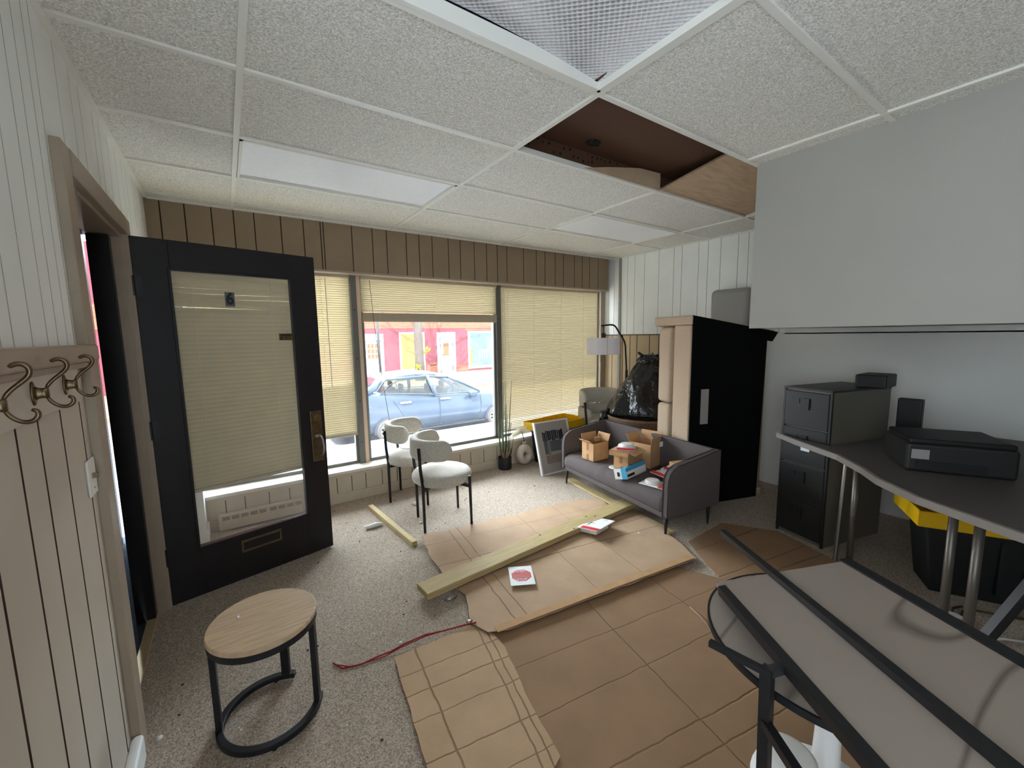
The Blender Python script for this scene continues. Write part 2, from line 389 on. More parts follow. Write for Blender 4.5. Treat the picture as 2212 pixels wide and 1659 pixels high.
# ---- left wall with the door opening
DY0, DY1, DZ = 1.95, 2.862, 2.03
mb = MB(); P = lambda u, d, z: Vector((XL - d, u, z))
low = [1.0, 1.16, 1.325, 1.454, 1.618, 1.80]; low = seams(YN, .9) + low
up = seams(YN, 1.3, (.10, .06, .14, .09, .12)) + [1.39, 1.50, 1.608, 1.69, 1.774, 1.84]
mb.mi = 0; grooved(mb, P, .45, DY0, up, 1.46, ZC + .01, .003, .005, (0, 1)); grooved(mb, P, DY0, DY1, seams(DY0, DY1), DZ, ZC + .01, .003, .005, (0, 1)); grooved(mb, P, DY1, 4.1, seams(DY1, 4.1), 1.46, ZC + .01, .003, .005, (0, 1))
grooved(mb, P, .45, DY0, low, 0, 1.47, .005, .006, (2, 3)); grooved(mb, P, YN, .45, seams(YN, .45), 0, .75, .005, .006, (2, 3)); grooved(mb, P, YN, .45, [], 2.35, ZC + .01, .003, .005, (0, 1)); grooved(mb, P, DY1, 4.1, seams(DY1, 4.1, (.18, .2)), 0, 1.47, .004, .005, (0, 1))
mb.mi = 0
for a, b, z0, z1 in ((YN, -1.25, 0, 2.8), (-1.25, .45, 0, .75), (-1.25, .45, 2.35, 2.8), (.45, DY0, 0, 2.8), (DY0, DY1, DZ, 2.8), (DY1, 4.3, 0, 2.8)): mb.box(XL - .10, XL - .008, a, b, z0, z1)  # gap towards the back end is an added, unseen opening for fill daylight
lw = struct(mb.build('wall_left', [m_white_wall, m_groove_grey, m_cream_wall, m_groove_dark], loc=(0, 0, 0)), 'white panelled wall with the open door', 'wall')
mb = MB(); mb.bar([(XL + .018, .47, 1.464), (XL + .018, DY0 - .045, 1.464)], .046, .05); mb.bar([(XL + .012, .47, 1.430), (XL + .012, DY0 - .095, 1.430)], .022, .022)
mb.build('chair_rail', m_casing, lw, bevel=.006)
# rounded baseboard at the near end of the left wall
mb = MB(); mb.rbox(XL - .002, XL + .035, YN, 1.86, 0, .10, .014)
struct(mb.build('baseboard_left', m_white), 'white rounded baseboard under the coat hooks', 'baseboard')
# door casing and jamb
mb = MB()
mb.box(XL - .002, XL + .026, DY0 - .09, DY0, 0, DZ + .085); mb.box(XL - .002, XL + .028, DY0, DY1, DZ, DZ + .085); mb.box(XL - .002, XL + .026, DY1, DY1 + .10, 0, DZ + .085)
mb.box(XL - .12, XL + .002, DY0 - .01, DY0 + .012, 0, DZ); mb.box(XL - .12, XL + .002, DY1 - .012, DY1 + .01, 0, DZ); mb.box(XL - .12, XL + .002, DY0, DY1, DZ - .015, DZ + .006)
struct(mb.build('trim_1', m_casing, bevel=.004), 'taupe painted casing around the doorway', 'trim')
mb = MB(); mb.box(XL - .075, XL - .035, DY0 + .01, DY1 - .01, 0, .012)
struct(mb.build('threshold', m_threshold), 'pale metal threshold strip in the doorway', 'threshold')
# white boxed corner beyond the door
mb = MB(); mb.box(XL, -.225, 3.70, 4.02, 0, 2.07); mb.box(-.225, -.212, 3.70, 3.88, 0, .09)
struct(mb.build('wall_corner', m_white_wall), 'white boxed corner seen through the door glass', 'wall')

# ---- window wall
mb = MB(); P = lambda u, d, z: Vector((u, YW + d, z))
grooved(mb, P, XL, XR, [-.27, -.10, .03, .20, .35, .55, .731, .86, .987, 1.14, 1.29, 1.441, 1.6, 1.78, 1.982, 2.112, 2.277, 2.45, 2.6, 2.8, 2.98, 3.2, 3.4, 3.6, 3.8, 4.0, 4.2], .085, .24, .0035, .005)
mb.mi = 0; mb.box(XL, XR, YW + .012, 4.2, -.7, .27); mb.box(XL, XR, YW - .012, YW + .02, 0, .088); mb.box(XL, XR, YW - .004, YW + .02, .235, .268)
ww = struct(mb.build('wall_window', [m_base_wall, m_groove_base], loc=(0, 0, 0)), 'low panelled wall under the shop window', 'wall')
mb = MB(); mb.rbox(XL, XR, YW - .02, 4.14, .262, .292, .008)
mb.build('window_sill', m_sill, ww)
# boxed soffit above the window
mb = MB(); sx = [-.306, -.168, -.01, .126, .259, .441, .604, .735, .757, .988, 1.166, 1.296, 1.482, 1.611, 1.746, 1.921, 2.056, 2.219, 2.37, 2.506, 2.632, 2.859, 3.045, 3.175, 3.331, 3.463, 3.645, 3.779, 3.908, 4.066]
grooved(mb, P, XL, 4.26, sx, 2.072, ZC, .004, .006)
mb.mi = 0; mb.box(XL, 4.26, YB + .01, 4.02, 2.072, ZC + .02); mb.mi = 2; mb.box(XL, 4.262, YB - .006, 4.02, 2.062, 2.078)
struct(mb.build('wall_soffit', [m_taupe, m_groove_taupe, m_casing], loc=(0, 0, 0)), 'taupe panelled soffit over the shop window', 'wall')
mb = MB(); mb.box(-.6, 5.0, 4.02, 4.2, 2.10, 3.0)
struct(mb.build('wall_front_header', m_base_wall), 'wall above the shop window', 'wall')
# windows: frame members and panes
MX1, MX2, JX = 1.0, 2.595, 4.25
def window(n, x0, x1, label):
    mb = MB(); mb.box(x0, x1, YG - .02, YG + .03, .29, .32); mb.box(x0, x1, YG - .02, YG + .03, 2.06, 2.11); mb.box(x0, x0 + .025, YG - .02, YG + .03, .32, 2.06); mb.box(x1 - .025, x1, YG - .02, YG + .03, .32, 2.06)
    f = struct(mb.build('window_%d' % n, m_alu, loc=(0, 0, 0)), label, 'window')
    mb = MB(); mb.box(x0 + .02, x1 - .02, YG + .002, YG + .007, .31, 2.07); mb.build('pane', m_glass_street, f); return f
window(1, XL, MX1 - .02, 'shop window pane behind the open door')
window(2, MX1 + .07, MX2 - .03, 'middle shop window showing the pale blue car')
window(3, MX2 + .03, JX, 'shop window covered by the full length blind')
mb = MB(); mb.box(MX1 - .02, MX1 + .032, YG - .05, YG + .04, .29, 2.1); mb.mi = 1; mb.box(MX1 + .032, MX1 + .07, YG - .03, YG + .04, .29, 2.1)
mb.mi = 2
for z in (.5, .9, 1.3, 1.75): mb.lathe([(.007, 0), (.007, .004)], 8, mat=frame_mat((MX1 + .006, YG - .05, z), (1, 0, 0), (0, 0, 1), (0, -1, 0)))
struct(mb.build('trim_2', [m_alu, m_pinkwood, m_dark_trim]), 'grey metal mullion with pale wood stop beside the door', 'trim')
mb = MB(); mb.box(MX2 - .03, MX2 + .03, YG - .05, YG + .04, .29, 2.1)
struct(mb.build('trim_3', m_alu), 'dark metal mullion behind the reed plant', 'trim')
mb = MB(); mb.box(JX, XR, YG - .06, YG + .08, .29, 2.1); mb.box(JX - .03, JX, YG - .01, YG + .05, .29, 2.1)
struct(mb.build('trim_4', m_casing), 'taupe window jamb at the lamp corner', 'trim')

# ---- right wall: tan wainscot below, white panelling above
mb = MB(); P = lambda u, d, z: Vector((XR + d, u, z))
ur = [4.02, 3.93, 3.84, 3.616, 3.505, 3.357, 3.15, 2.95, 2.848, 2.645, 2.539, 2.40, 2.22, 2.12, 1.95, 1.8, 1.62, 1.5, 1.3, 1.14]
lr = [3.99, 3.86, 3.68, 3.558, 3.448, 3.258, 3.124, 2.95, 2.8, 2.6, 2.4, 2.2, 2.0, 1.8, 1.6]
grooved(mb, P, 1.75, 4.15, ur, 1.48, ZC + .01, .003, .004, (0, 1)); grooved(mb, P, 1.9, 4.15, lr, 0, 1.48, .005, .006, (2, 3))
grooved(mb, P, YN, 1.75, [], 1.47, ZC, .003, .004, (4, 4)); grooved(mb, P, YN, 1.9, [], 0, 1.48, .004, .005, (4, 4))
mb.mi = 0; mb.box(XR + .01, XR + .12, YN, 4.3, 0, ZC + .3); mb.mi = 3; mb.box(XR - .006, XR + .01, 1.9, 4.15, 1.472, 1.484)
struct(mb.build('wall_right', [m_white_wall, m_groove_grey, m_tan_wall, m_groove_tan, m_alcove], loc=(0, 0, 0)), 'wall with white panelling above a tan wainscot', 'wall')
mb = MB(); mb.box(XR - .014, XR + .01, 3.715, 3.75, 0, ZC)
struct(mb.build('trim_5', m_grey_plastic), 'grey vertical strip on the wall behind the lamp', 'trim')
# enclosed bulkhead hanging over the alcove with the desk
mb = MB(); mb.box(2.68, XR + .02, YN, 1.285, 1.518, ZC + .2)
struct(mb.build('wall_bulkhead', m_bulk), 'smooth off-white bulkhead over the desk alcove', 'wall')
mb = MB(); mb.box(.25, XR + .1, YN - .08, YN, 0, ZC + .2); mb.box(XL - .1, .25, YN - .08, YN, 2.1, ZC + .2); mb.box(.25, .33, YN - .75, YN, 0, ZC + .2); mb.box(XL - .18, XL - .1, YN - .75, YN, 0, ZC + .2)  # left opening and short side walls added to admit and steer fill light
struct(mb.build('wall_back', m_bulk), 'back wall of the shop behind the desk alcove, with added fill-light opening', 'wall')
# grey metal box on the white wall above the upended sofa
mb = MB(); mb.rbox(XR - .14, XR, 2.02, 2.42, 1.50, 1.93, .05, 4)
tag(mb.build('wall_box', m_grey_plastic, smooth=False), 'pale grey rounded box on the wall above the upended sofa', 'wall box')

# ---- ceiling lights
def troffer(i, j, label, big=False):
    x0, x1, y0, y1 = gx[i] + .014, gx[i + 1] - .014, gy[j] + .014, gy[j + 1] - .014
    t = thing('ceiling_light', label, 'ceiling light', ((x0 + x1) / 2, (y0 + y1) / 2, ZC), group='recessed ceiling lights')
    a, b = (x1 - x0) / 2, (y1 - y0) / 2
    mb = MB(); f = .014
    mb.box(-a, a, -b, -b + f, -.004, .05); mb.box(-a, a, b - f, b, -.004, .05); mb.box(-a, -a + f, -b, b, -.004, .05); mb.box(a - f, a, -b, b, -.004, .05)
    mb.build('frame', m_grid, t)
    mb = MB(); mb.box(-a, a, -b, b, .10, .12); mb.box(-a, a, -b, -b + .006, .05, .12); mb.box(-a, a, b - .006, b, .05, .12); mb.box(-a, -a + .006, -b, b, .05, .12); mb.box(a - .006, a, -b, b, .05, .12)
    mb.build('housing', m_black_plastic if big else m_grid, t)
    mb = MB(); n = 16; V = []
    for iy in range(n + 1):
        row = []
        for ix in range(n + 1):
            x, y = -a + f + ix * (2 * a - 2 * f) / n, -b + f + iy * (2 * b - 2 * f) / n
            sag = 0
            if big: sag = .010 + .016 * math.cos(math.pi * x / (2 * a)) + (.022 * max(0, math.sin(math.pi * (x + a) / (2 * a) * 1.0)) * (max(0, y / b) ** 3))
            row.append(mb.bm.verts.new((x, y, .012 + (sag if big else 0))))
        V.append(row)
    for iy in range(n):
        for ix in range(n): mb._f([V[iy][ix], V[iy][ix + 1], V[iy + 1][ix + 1], V[iy + 1][ix]])
    mb.build('diffuser', m_prism if big else m_diffuser, t, smooth=True)
    return t
troffer(1, 6, 'white ceiling light panel nearest the door')
troffer(3, 6, 'white ceiling light panel near the panelled corner')
troffer(1, 3, 'large prismatic ceiling light with a sagging diffuser', True)
# displaced boards and a box inside the missing-tile opening
mb = MB(); mb.quad((2.575, 1.885, ZC + .012), (3.76, 1.885, ZC + .012), (3.76, 1.31, ZC + .105), (2.575, 1.31, ZC + .105)); mb.quad((2.575, 1.885, ZC + .022), (2.575, 1.31, ZC + .115), (3.76, 1.31, ZC + .115), (3.76, 1.885, ZC + .022))
tag(mb.build('ceiling_tile', m_tan_board), 'stained tan ceiling tile tilted up in the opening', 'ceiling tile')
mb = MB(); mb.prism([(1.85, 2.485), (2.57, 2.485), (2.57, 2.595), (2.35, 2.585), (2.05, 2.53)], 0, .008, frame_mat((0, 1.884, 0), (1, 0, 0), (0, 0, 1), (0, -1, 0)))
tag(mb.build('tile_scrap', m_tan_board), 'bent brown scrap board standing in the ceiling opening', 'scrap board')
mb = MB()
for k in range(9):
    a = k * .7; mb.tube([(.02 * math.cos(a), .018 * math.sin(a), -.002), (.035 * math.cos(a + .6), .03 * math.sin(a + .6), -.012), (.045 * math.cos(a + 1.2), .03 * math.sin(a + 1.2), -.004)], .005, 6)
mb.lathe([(.03, 0), (.03, -.012), (.022, -.016)], 12)
tag(mb.build('junction_box', m_black_plastic, loc=(1.84, 1.80, 2.6)), 'black junction box on the brown deck in the ceiling opening', 'junction box')

# ---- vestibule beyond the door
mb = MB(); mb.box(-1.9, XL - .08, 1.0, 4.2, -.1, -.004)
struct(mb.build('floor_vestibule', m_mat_blue), 'dark blue ribbed mat in the entrance lobby', 'floor')
mb = MB(); mb.box(-1.95, -1.9, 1.0, 4.2, 0, 2.5); mb.box(-1.9, XL - .1, .95, 1.0, 0, 2.5); mb.box(-1.95, XL - .1, 1.0, 4.2, 2.25, 2.3); mb.box(-.70, XL - .10, 4.05, 4.15, 0, 2.3)
struct(mb.build('wall_vestibule', m_vest), 'dark walls of the entrance lobby', 'wall')
mb = MB(); mb.box(-1.9, -.746, 4.02, 4.07, 0, 2.25)
struct(mb.build('door_2', m_black_frame), 'black street door beyond the doorway', 'door')
mb = MB(); mb.box(-.505, -.425, 2.80, 2.846, .004, 2.01)
struct(mb.build('door_3', m_black_frame), 'black storm door edge beside the jamb', 'door')

# ---- the open door: frame, glass, fittings
DR = math.atan2(.188, .882)
door = thing('door_1', 'open dark brown glazed door with the number 6', 'door', (-.361, 2.874, 0), DR); door['kind'] = 'structure'
mb = MB(); T = .045
mb.box(0, .150, 0, T, .012, 2.03); mb.box(.750, .906, 0, T, .012, 2.03); mb.box(.150, .750, 0, T, 1.875, 2.03); mb.box(.150, .750, 0, T, .012, .302)
for z0, z1, x0, x1 in ((.302, 1.875, .138, .152), (.302, 1.875, .748, .762)): mb.box(x0, x1, -.006, .01, z0, z1)
mb.box(.138, .762, -.006, .01, 1.873, 1.887); mb.box(.138, .762, -.006, .01, .290, .304)
mb.build('door_frame', m_black_door, door, bevel=.002)
mb = MB(); mb.box(.150, .750, .020, .024, .302, 1.875); gl = mb.build('glass_pane', m_glass_dusty, door); gl['label'] = 'dusty glass pane'
mb = MB(); mb.box(.392, .440, .0175, .0198, 1.692, 1.774); nb = mb.build('number_sticker', m_slate, door); nb['label'] = 'grey sticker with black number 6'
text('digit', '6', .094, m_ink_text, frame_mat((.416, .0172, 1.734), (.8, 0, 0), (0, 0, 1), (0, -1, 0)), nb, bold=.0035)
mb = MB(); mb.box(.665, .748, .0175, .0198, 1.488, 1.532); nt_ = mb.build('notice_sticker', m_brass, door); nt_['label'] = 'small brown and gold notice'
mb = MB(); mb.box(.672, .742, .0172, .0175, 1.516, 1.526); mb.box(.672, .684, .0172, .0175, 1.494, 1.512)
for z in (1.496, 1.503, 1.510): mb.box(.69, .735, .0172, .0175, z - .0015, z + .0015)
mb.build('notice_print', m_ink_text, nt_)
mb = MB(); mb.rbox(.809, .884, -.008, .002, .655, 1.007, .003, 2); lp = mb.build('lock_plate', m_bronze, door); lp['label'] = 'tall bronze lock plate'
mb = MB(); mb.lathe([(.024, 0), (.024, .004), (.018, .005), (.018, .002)], 24, mat=frame_mat((.857, -.008, .955), (1, 0, 0), (0, 0, 1), (0, -1, 0))); mb.lathe([(.016, 0), (.016, .006)], 20, mat=frame_mat((.857, -.008, .955), (1, 0, 0), (0, 0, 1), (0, -1, 0))); mb.build('cylinder', m_brass, lp)
mb = MB(); mb.tube([(.846, -.008, .835), (.85, -.028, .84), (.862, -.044, .825), (.868, -.05, .79), (.868, -.05, .74), (.864, -.044, .71), (.858, -.03, .695), (.852, -.008, .69)], [.006, .007, .007, .0075, .0075, .007, .006, .008], 10); mb.rbox(.825, .862, -.03, -.006, .825, .845, .006); mb.build('pull_handle', m_steel, lp, smooth=True, subsurf=1)
mb = MB(); mb.box(.351, .577, -.005, 0, .185, .262); ml = mb.build('mail_slot', m_brass, door); ml['label'] = 'dark brass letter slot'
ml.data.materials[0] = m_bronze
mb = MB(); mb.box(.362, .566, -.009, -.004, .200, .247); mb.build('flap', m_black_door, ml)
for z in (.3, 1.02, 1.78):
    mb = MB(); mb.lathe([(.008, z - .05), (.008, z + .05)], 10, (-.004, -.004, 0)); mb.box(0, .03, -.002, 0, z - .05, z + .05); mb.build('hinge', m_black_frame, door)

# ---- mini blinds
def blind(name, label, o, rz, width, z0, z1, tiltf, pitch=.0200, sw=.0255, mat=m_slat, railz=None, group='mini blinds', gaps=None, sagf=None, cords=(.12, .88), wand=None, stack=0):
    t = thing(name, label, 'blind', o, rz, group)
    mb = MB(); n = int((z1 - z0) / pitch)
    for k in range(n + 1):
        z = z1 - .02 - k * pitch
        a = tiltf(z)
        segs = 10
        prev = None
        for q in range(segs + 1):
            x = q * width / segs
            dz = sagf(x, z) if sagf else 0
            ca, sa = math.cos(a), math.sin(a)
            row = [Vector((x, -sw / 2 * ca, z + dz + sw / 2 * sa)), Vector((x, .0035 * sa, z + dz + .0035 * ca)), Vector((x, sw / 2 * ca, z + dz - sw / 2 * sa))]
            row = [mb.bm.verts.new(v) for v in row]
            if prev:
                mb._f([prev[0], row[0], row[1], prev[1]]); mb._f([prev[1], row[1], row[2], prev[2]])
            prev = row
    mb.build('slats', mat, t, smooth=True)
    mb = MB(); mb.box(-.002, width + .002, -.016, .016, z1 - .008, z1 + .022); mb.build('headrail', m_rail, t)
    rz_ = z0 - .012 if railz is None else railz
    mb = MB(); mb.rbox(0, width, -.012, .012, rz_ - .012, rz_ + .008, .004, 2); mb.build('bottom_rail', m_rail, t)
    for c in cords:
        mb = MB(); mb.tube([(c * width, -.0135, z1), (c * width, -.0135, rz_)], .0012, 5); mb.build('ladder_cord', m_cord, t)
    if wand:
        x, za, zb = wand
        mb = MB(); mb.tube([(x, -.022, za), (x + .002, -.026, zb)], .004, 8); mb.build('wand', m_white_plastic, t)
    return t
YS = YG - .045
blind('window_blind', 'beige blind with open slats at the left window beside the door', (-.385, YS, 0), 0, 1.355, .60, 2.045, lambda z: R(50) if z > 1.05 else R(66), wand=(1.15, 2.03, 1.05), cords=(.1, .35, .62, .82))
bm_ = blind('window_blind', 'beige blind raised high over the view of the car', (1.075, YS, 0), 0, 1.49, 1.745, 2.045, lambda z: R(60), railz=1.655, cords=(.11, .5, .89))
mb = MB()
for k in range(15): mb.box(0, 1.49, -.014, .014, 1.662 + k * .0046, 1.664 + k * .0046)
mb.box(.002, 1.488, -.012, .012, 1.66, 1.728); st = mb.build('slat_stack', m_rail, bm_); st['label'] = 'dark stack of gathered slats'
blind('window_blind', 'beige blind covering the whole right-hand window', (2.63, YS, 0), 0, 1.56, .375, 2.045, lambda z: R(68) if z > .9 else R(60), cords=(.06, .30, .58, .83), wand=(.035, 2.02, 1.25))
# door blind: hung behind the door glass, top slats sagging open, bottom rail crooked
rnd = [random.random() for _ in range(200)]
def dtilt(z): return R(46 + 20 * rnd[int(z * 100) % 200]) if z > 1.69 else R(74 if z > 1 else 80)
def dsag(x, z): return (-.004 * math.sin(x * 5 + z * 40) if z > 1.69 else 0) + (-.007 if abs(z - 1.675) < .011 and x < .55 else 0)
dc, ds = math.cos(DR), math.sin(DR)
blind('door_blind', 'beige blind hung on the open door behind its glass', (-.361 + .13 * dc - .062 * ds, 2.874 + .13 * ds + .062 * dc, 0), DR, .64, .635, 1.93, dtilt, mat=m_slat_door, sw=.031, pitch=.0265, sagf=dsag, cords=(.18, .80))
# cord trailing from the raised blind onto the chair
mb = MB(); mb.tube([(1.15, 3.99, 2.03), (1.17, 3.97, 1.6), (1.205, 3.93, 1.1), (1.235, 3.88, .72), (1.25, 3.80, .52), (1.29, 3.72, .452), (1.36, 3.66, .448), (1.42, 3.60, .452)], .0022, 6)
tag(mb.build('pull_cord', m_dark_cord, smooth=True), 'thin dark blind cord trailing down onto the rear chair', 'cord')

# ---- baseboard heater seen through the door glass
t = thing('baseboard_heater', 'beige baseboard heater with grille slots under the window', 'heater', (-.155, YW - .012, 0))
mb = MB(); mb.rbox(0, .59, -.05, 0, .012, .135, .006, 2); mb.build('body', m_base_wall, t)
for k in range(9):
    x = .025 + k * .062 + (.012 if k > 4 else 0)
    mb = MB()
    for q in range(4): mb.box(x, x + .05, -.0512, -.049, .092 + q * .0075, .0955 + q * .0075)
    mb.build('grille', m_groove_dark, t)

# ---- coat rack and hooks, light switch
mb = MB(); mb.prism([(.75, 1.322), (1.735, 1.322), (1.75, 1.335), (1.75, 1.430), (1.735, 1.443), (.75, 1.443)], 0, .018, frame_mat((XL, 0, 0), (0, 1, 0), (0, 0, 1), (1, 0, 0)))
tag(mb.build('hook_board', m_cream_wall, bevel=.004), 'cream board carrying the coat hooks under the rail', 'board')
hk = thing('coat_hook', '', 'coat hook', (0, 0, 0), group='bronze coat hooks on the board')
mb = MB(); mb.lathe([(.012, 0), (.012, .003), (.009, .005)], 16, sx=1, sy=2.3, mat=frame_mat((0, 0, 0), (0, 1, 0), (0, 0, 1), (1, 0, 0))); mb.build('backplate', m_bronze, hk, smooth=True)
mb = MB(); mb.rings([[Vector((x, a * math.cos(2 * math.pi * k / 10), b * math.sin(2 * math.pi * k / 10))) for k in range(10)] for x, a, b in ((.003, .009, .018), (.010, .007, .013), (.018, .006, .012), (.026, .006, .015))]); mb.build('shank', m_bronze, hk, smooth=True)
mb = MB(); mb.tube([(.022, 0, .010), (.030, 0, .024), (.042, 0, .036), (.056, 0, .048), (.063, 0, .060), (.060, 0, .072), (.050, 0, .078), (.040, 0, .075), (.035, 0, .070)], [.004, .0045, .0045, .005, .0055, .006, .006, .0055, .004], 8); mb.build('upper_arm', m_bronze, hk, smooth=True, subsurf=2)
mb = MB(); mb.tube([(.022, 0, -.008), (.028, 0, -.022), (.038, 0, -.032), (.050, 0, -.036), (.061, 0, -.031), (.066, 0, -.020), (.062, 0, -.012), (.055, 0, -.012)], [.004, .0045, .0045, .005, .0055, .0055, .005, .004], 8); mb.build('lower_arm', m_bronze, hk, smooth=True, subsurf=2)
for i, (y, l) in enumerate(((1.607, 'bronze double coat hook nearest the doorway'), (1.382, 'middle bronze double coat hook on the cream board'), (1.157, 'bronze double coat hook farthest from the doorway'))):
    o = hk if i == 0 else copy_tree(hk)
    o.location = (XL + .018, y, 1.384); o['label'] = l
sw = thing('light_switch', 'small light switch plate by the door casing', 'light switch', (XL, 1.806, 1.072))
mb = MB(); mb.rbox(0, .007, -.04, .04, -.058, .058, .003, 2); mb.build('plate', m_white_plastic, sw)
mb = MB(); mb.box(.006, .020, -.005, .005, -.004, .012); mb.build('toggle', m_bronze, sw)
mb = MB(); mb.lathe([(.003, 0), (.003, .002)], 8, mat=frame_mat((.007, 0, -.035), (0, 1, 0), (0, 0, 1), (1, 0, 0))); mb.build('screw', m_steel, sw)

# ================================================================== FURNITURE AND THINGS ON THE FLOOR
def arc(cx, cy, r, a0, a1, n, z=0, ry=None):
    return [Vector((cx + r * math.cos(a0 + (a1 - a0) * k / n), cy + (ry or r) * math.sin(a0 + (a1 - a0) * k / n), z)) for k in range(n + 1)]

# ---- round side table with a black C-shaped base
t = thing('side_table', 'small round oak-topped side table with a black metal C-shaped base', 'side table', (.036, 1.79, 0))
mb = MB(); mb.lathe([(.183, .399), (.187, .402), (.187, .417), (.184, .42)], 64); mb.build('tabletop', [m_oak], t)
mb = MB(); mb.bar(arc(0, 0, .180, 0, 2 * math.pi * 63 / 64, 63, .387), .012, .024, closed=True); mb.build('rim', m_black_metal, t)
la = [R(-22), R(66), R(176)]
for a in la:
    mb = MB(); c, s_ = math.cos(a), math.sin(a); m4 = frame_mat((.172 * c, .172 * s_, 0), (c, s_, 0), (-s_, c, 0), (0, 0, 1))
    mb.box(-.010, .010, -.016, .016, .018, .385, m4); mb.build('leg', m_black_metal, t)
mb = MB(); pts = arc(0, 0, .172, R(66), R(338), 60, .020)
a0, a1 = R(66), R(338); e0 = pts[0] + Vector((math.sin(a0), -math.cos(a0), 0)) * .035; e1 = pts[-1] + Vector((-math.sin(a1), math.cos(a1), 0)) * .035
mb.bar([e0] + pts + [e1], .026, .022); mb.build('base_ring', m_black_metal, t, bevel=.002)
for a in (R(80), R(176), R(268), R(325)):
    mb = MB(); mb.lathe([(.009, 0), (.009, .012)], 10, (.172 * math.cos(a), .172 * math.sin(a), 0)); mb.build('foot', m_black_plastic, t)
mb = MB(); bmesh.ops.create_icosphere(mb.bm, subdivisions=2, radius=.0055); tag(mb.build('foam_bead', m_foam, smooth=True, loc=(-.045, 1.84, .425)), 'tiny white foam bead on the oak side table', 'bead')

# ---- dining chairs
def band(r_in, th, z0, z1, a0, a1, n=40, m=12):
    "curved padded band with rounded section and rounded ends"
    mb = MB(); rings = []
    h = (z1 - z0) / 2; zc = (z0 + z1) / 2
    for i in range(n + 1):
        f = i / n; a = a0 + (a1 - a0) * f
        e = min(f, 1 - f) * (a1 - a0) * r_in / h
        k = math.sqrt(max(0.0, 1 - (1 - min(1, e)) ** 2)) * .94 + .06
        kt = .35 + .65 * min(1, k * 1.2)
        ring = []
        for q in range(m * 2):
            b = 2 * math.pi * q / (m * 2); cb, sb = math.cos(b), math.sin(b)
            x = math.copysign(abs(cb) ** .6, cb) * th / 2 * kt; z = math.copysign(abs(sb) ** .45, sb) * h * k
            ring.append(Vector(((r_in + x) * math.cos(a), (r_in + x) * math.sin(a), zc + z)))
        rings.append(ring)
    mb.rings(rings); return mb
def dining_chair(label, loc, rz):
    t = thing('dining_chair', label, 'chair', loc, rz, 'cream dining chairs by the window')
    mb = MB(); prof = [(0.001, .345), (.19, .347), (.215, .352), (.236, .368), (.243, .39), (.240, .412), (.228, .430), (.20, .441), (.12, .446), (.001, .447)]
    mb.lathe(prof, 48, sx=1.0, sy=.98); mb.build('seat', m_boucle, t, smooth=True)
    band(.212, .062, .560, .722, R(-90 - 100), R(-90 + 100)).build('backrest', m_boucle, t, smooth=True)
    for s in (-1, 1):
        mb = MB(); mb.tube([(s * .152, -.180, 0), (s * .152, -.182, .36), (s * .150, -.196, .50), (s * .150, -.203, .665)], [.010, .0125, .0125, .012], 12); mb.build('back_leg', m_black_metal, t, smooth=True)
        mb = MB(); mb.tube([(s * .205, .178, 0), (s * .198, .172, .415)], [.010, .0125], 12); mb.build('front_leg', m_black_metal, t, smooth=True)
    mb = MB()
    for s in (-1, 1): mb.bar([(s * .152, -.18, .335), (s * .07, -.07, .345), (s * -.07, .07, .345), (s * -.2, .172, .335)], .022, .02)
    mb.build('seat_frame', m_black_metal, t); return t
dining_chair('cream boucle dining chair with black legs standing beside the cardboard', (1.354, 2.98, 0), R(-102))
dining_chair('cream boucle dining chair closest to the window with the cord on its seat', (1.358, 3.62, 0), R(-127))

# ---- cream armchair in the corner
t = thing('armchair', 'cream armchair with wraparound back in the corner under the lamp', 'armchair', (3.79, 3.535, 0), R(160))
mb = MB(); mb.rbox(-.25, .25, -.24, .27, .36, .48, .05, 4); mb.build('seat', m_boucle, t, smooth=True)
band(.25, .06, .61, .81, R(-90 - 108), R(-90 + 108)).build('backrest', m_boucle, t, smooth=True)
band(.262, .06, .44, .60, R(-90 - 128), R(-90 + 128)).build('arm_band', m_boucle, t, smooth=True)
for s in (-1, 1):
    mb = MB(); mb.tube([(s * .27, .20, 0), (s * .275, .16, .40), (s * .275, .10, .68)], .013, 10); mb.build('front_leg', m_black_metal, t, smooth=True)
    mb = MB(); mb.tube([(s * .18, -.24, 0), (s * .18, -.23, .5)], .013, 10); mb.build('back_leg', m_black_metal, t, smooth=True)

# ---- small grey sofa: local x along its front, local y to its back
SX, SY = 2.512, 1.700
sofa_rz = math.atan2(.991, .1336)
tx, ny = Vector((.1336, .991, 0)), Vector((.991, -.1336, 0))
sofa = thing('loveseat', 'small grey fabric loveseat with thin arms covered in boxes', 'sofa', (SX, SY, 0), sofa_rz)
# local frame here: x = along front, y = -(towards back)  (right-handed), so depth is negative y
LW, LD = 1.36, .56
def armshell(x0, x1):
    mb = MB(); pr = []
    top = [(0, .165), (0, .40), (-.006, .45), (-.022, .49), (-.05, .518), (-.10, .54), (-LD, .60), (-LD, .165)]
    f = frame_mat((0, 0, 0), (0, 1, 0), (0, 0, 1), (1, 0, 0)); mb.prism(top, x0, x1, f); return mb
armshell(0, .05).build('right_arm', m_grey_fabric, sofa, bevel=.008)
armshell(LW - .05, LW).build('left_arm', m_grey_fabric, sofa, bevel=.008)
mb = MB(); f = frame_mat((0, 0, 0), (0, 1, 0), (0, 0, 1), (1, 0, 0)); mb.prism([(-LD + .055, .18), (-LD, .18), (-LD, .60), (-LD + .045, .60)], 0.03, LW - .03, f); mb.build('backrest', m_grey_fabric, sofa, bevel=.012)
mb = MB(); prof = [(-LD + .05, .19), (-LD + .05, .325), (-.3, .325), (-.08, .322), (-.03, .312), (-.006, .285), (.002, .25), (0, .20), (-.01, .188)]
b = bmesh.new(); n = 30
R_ = []
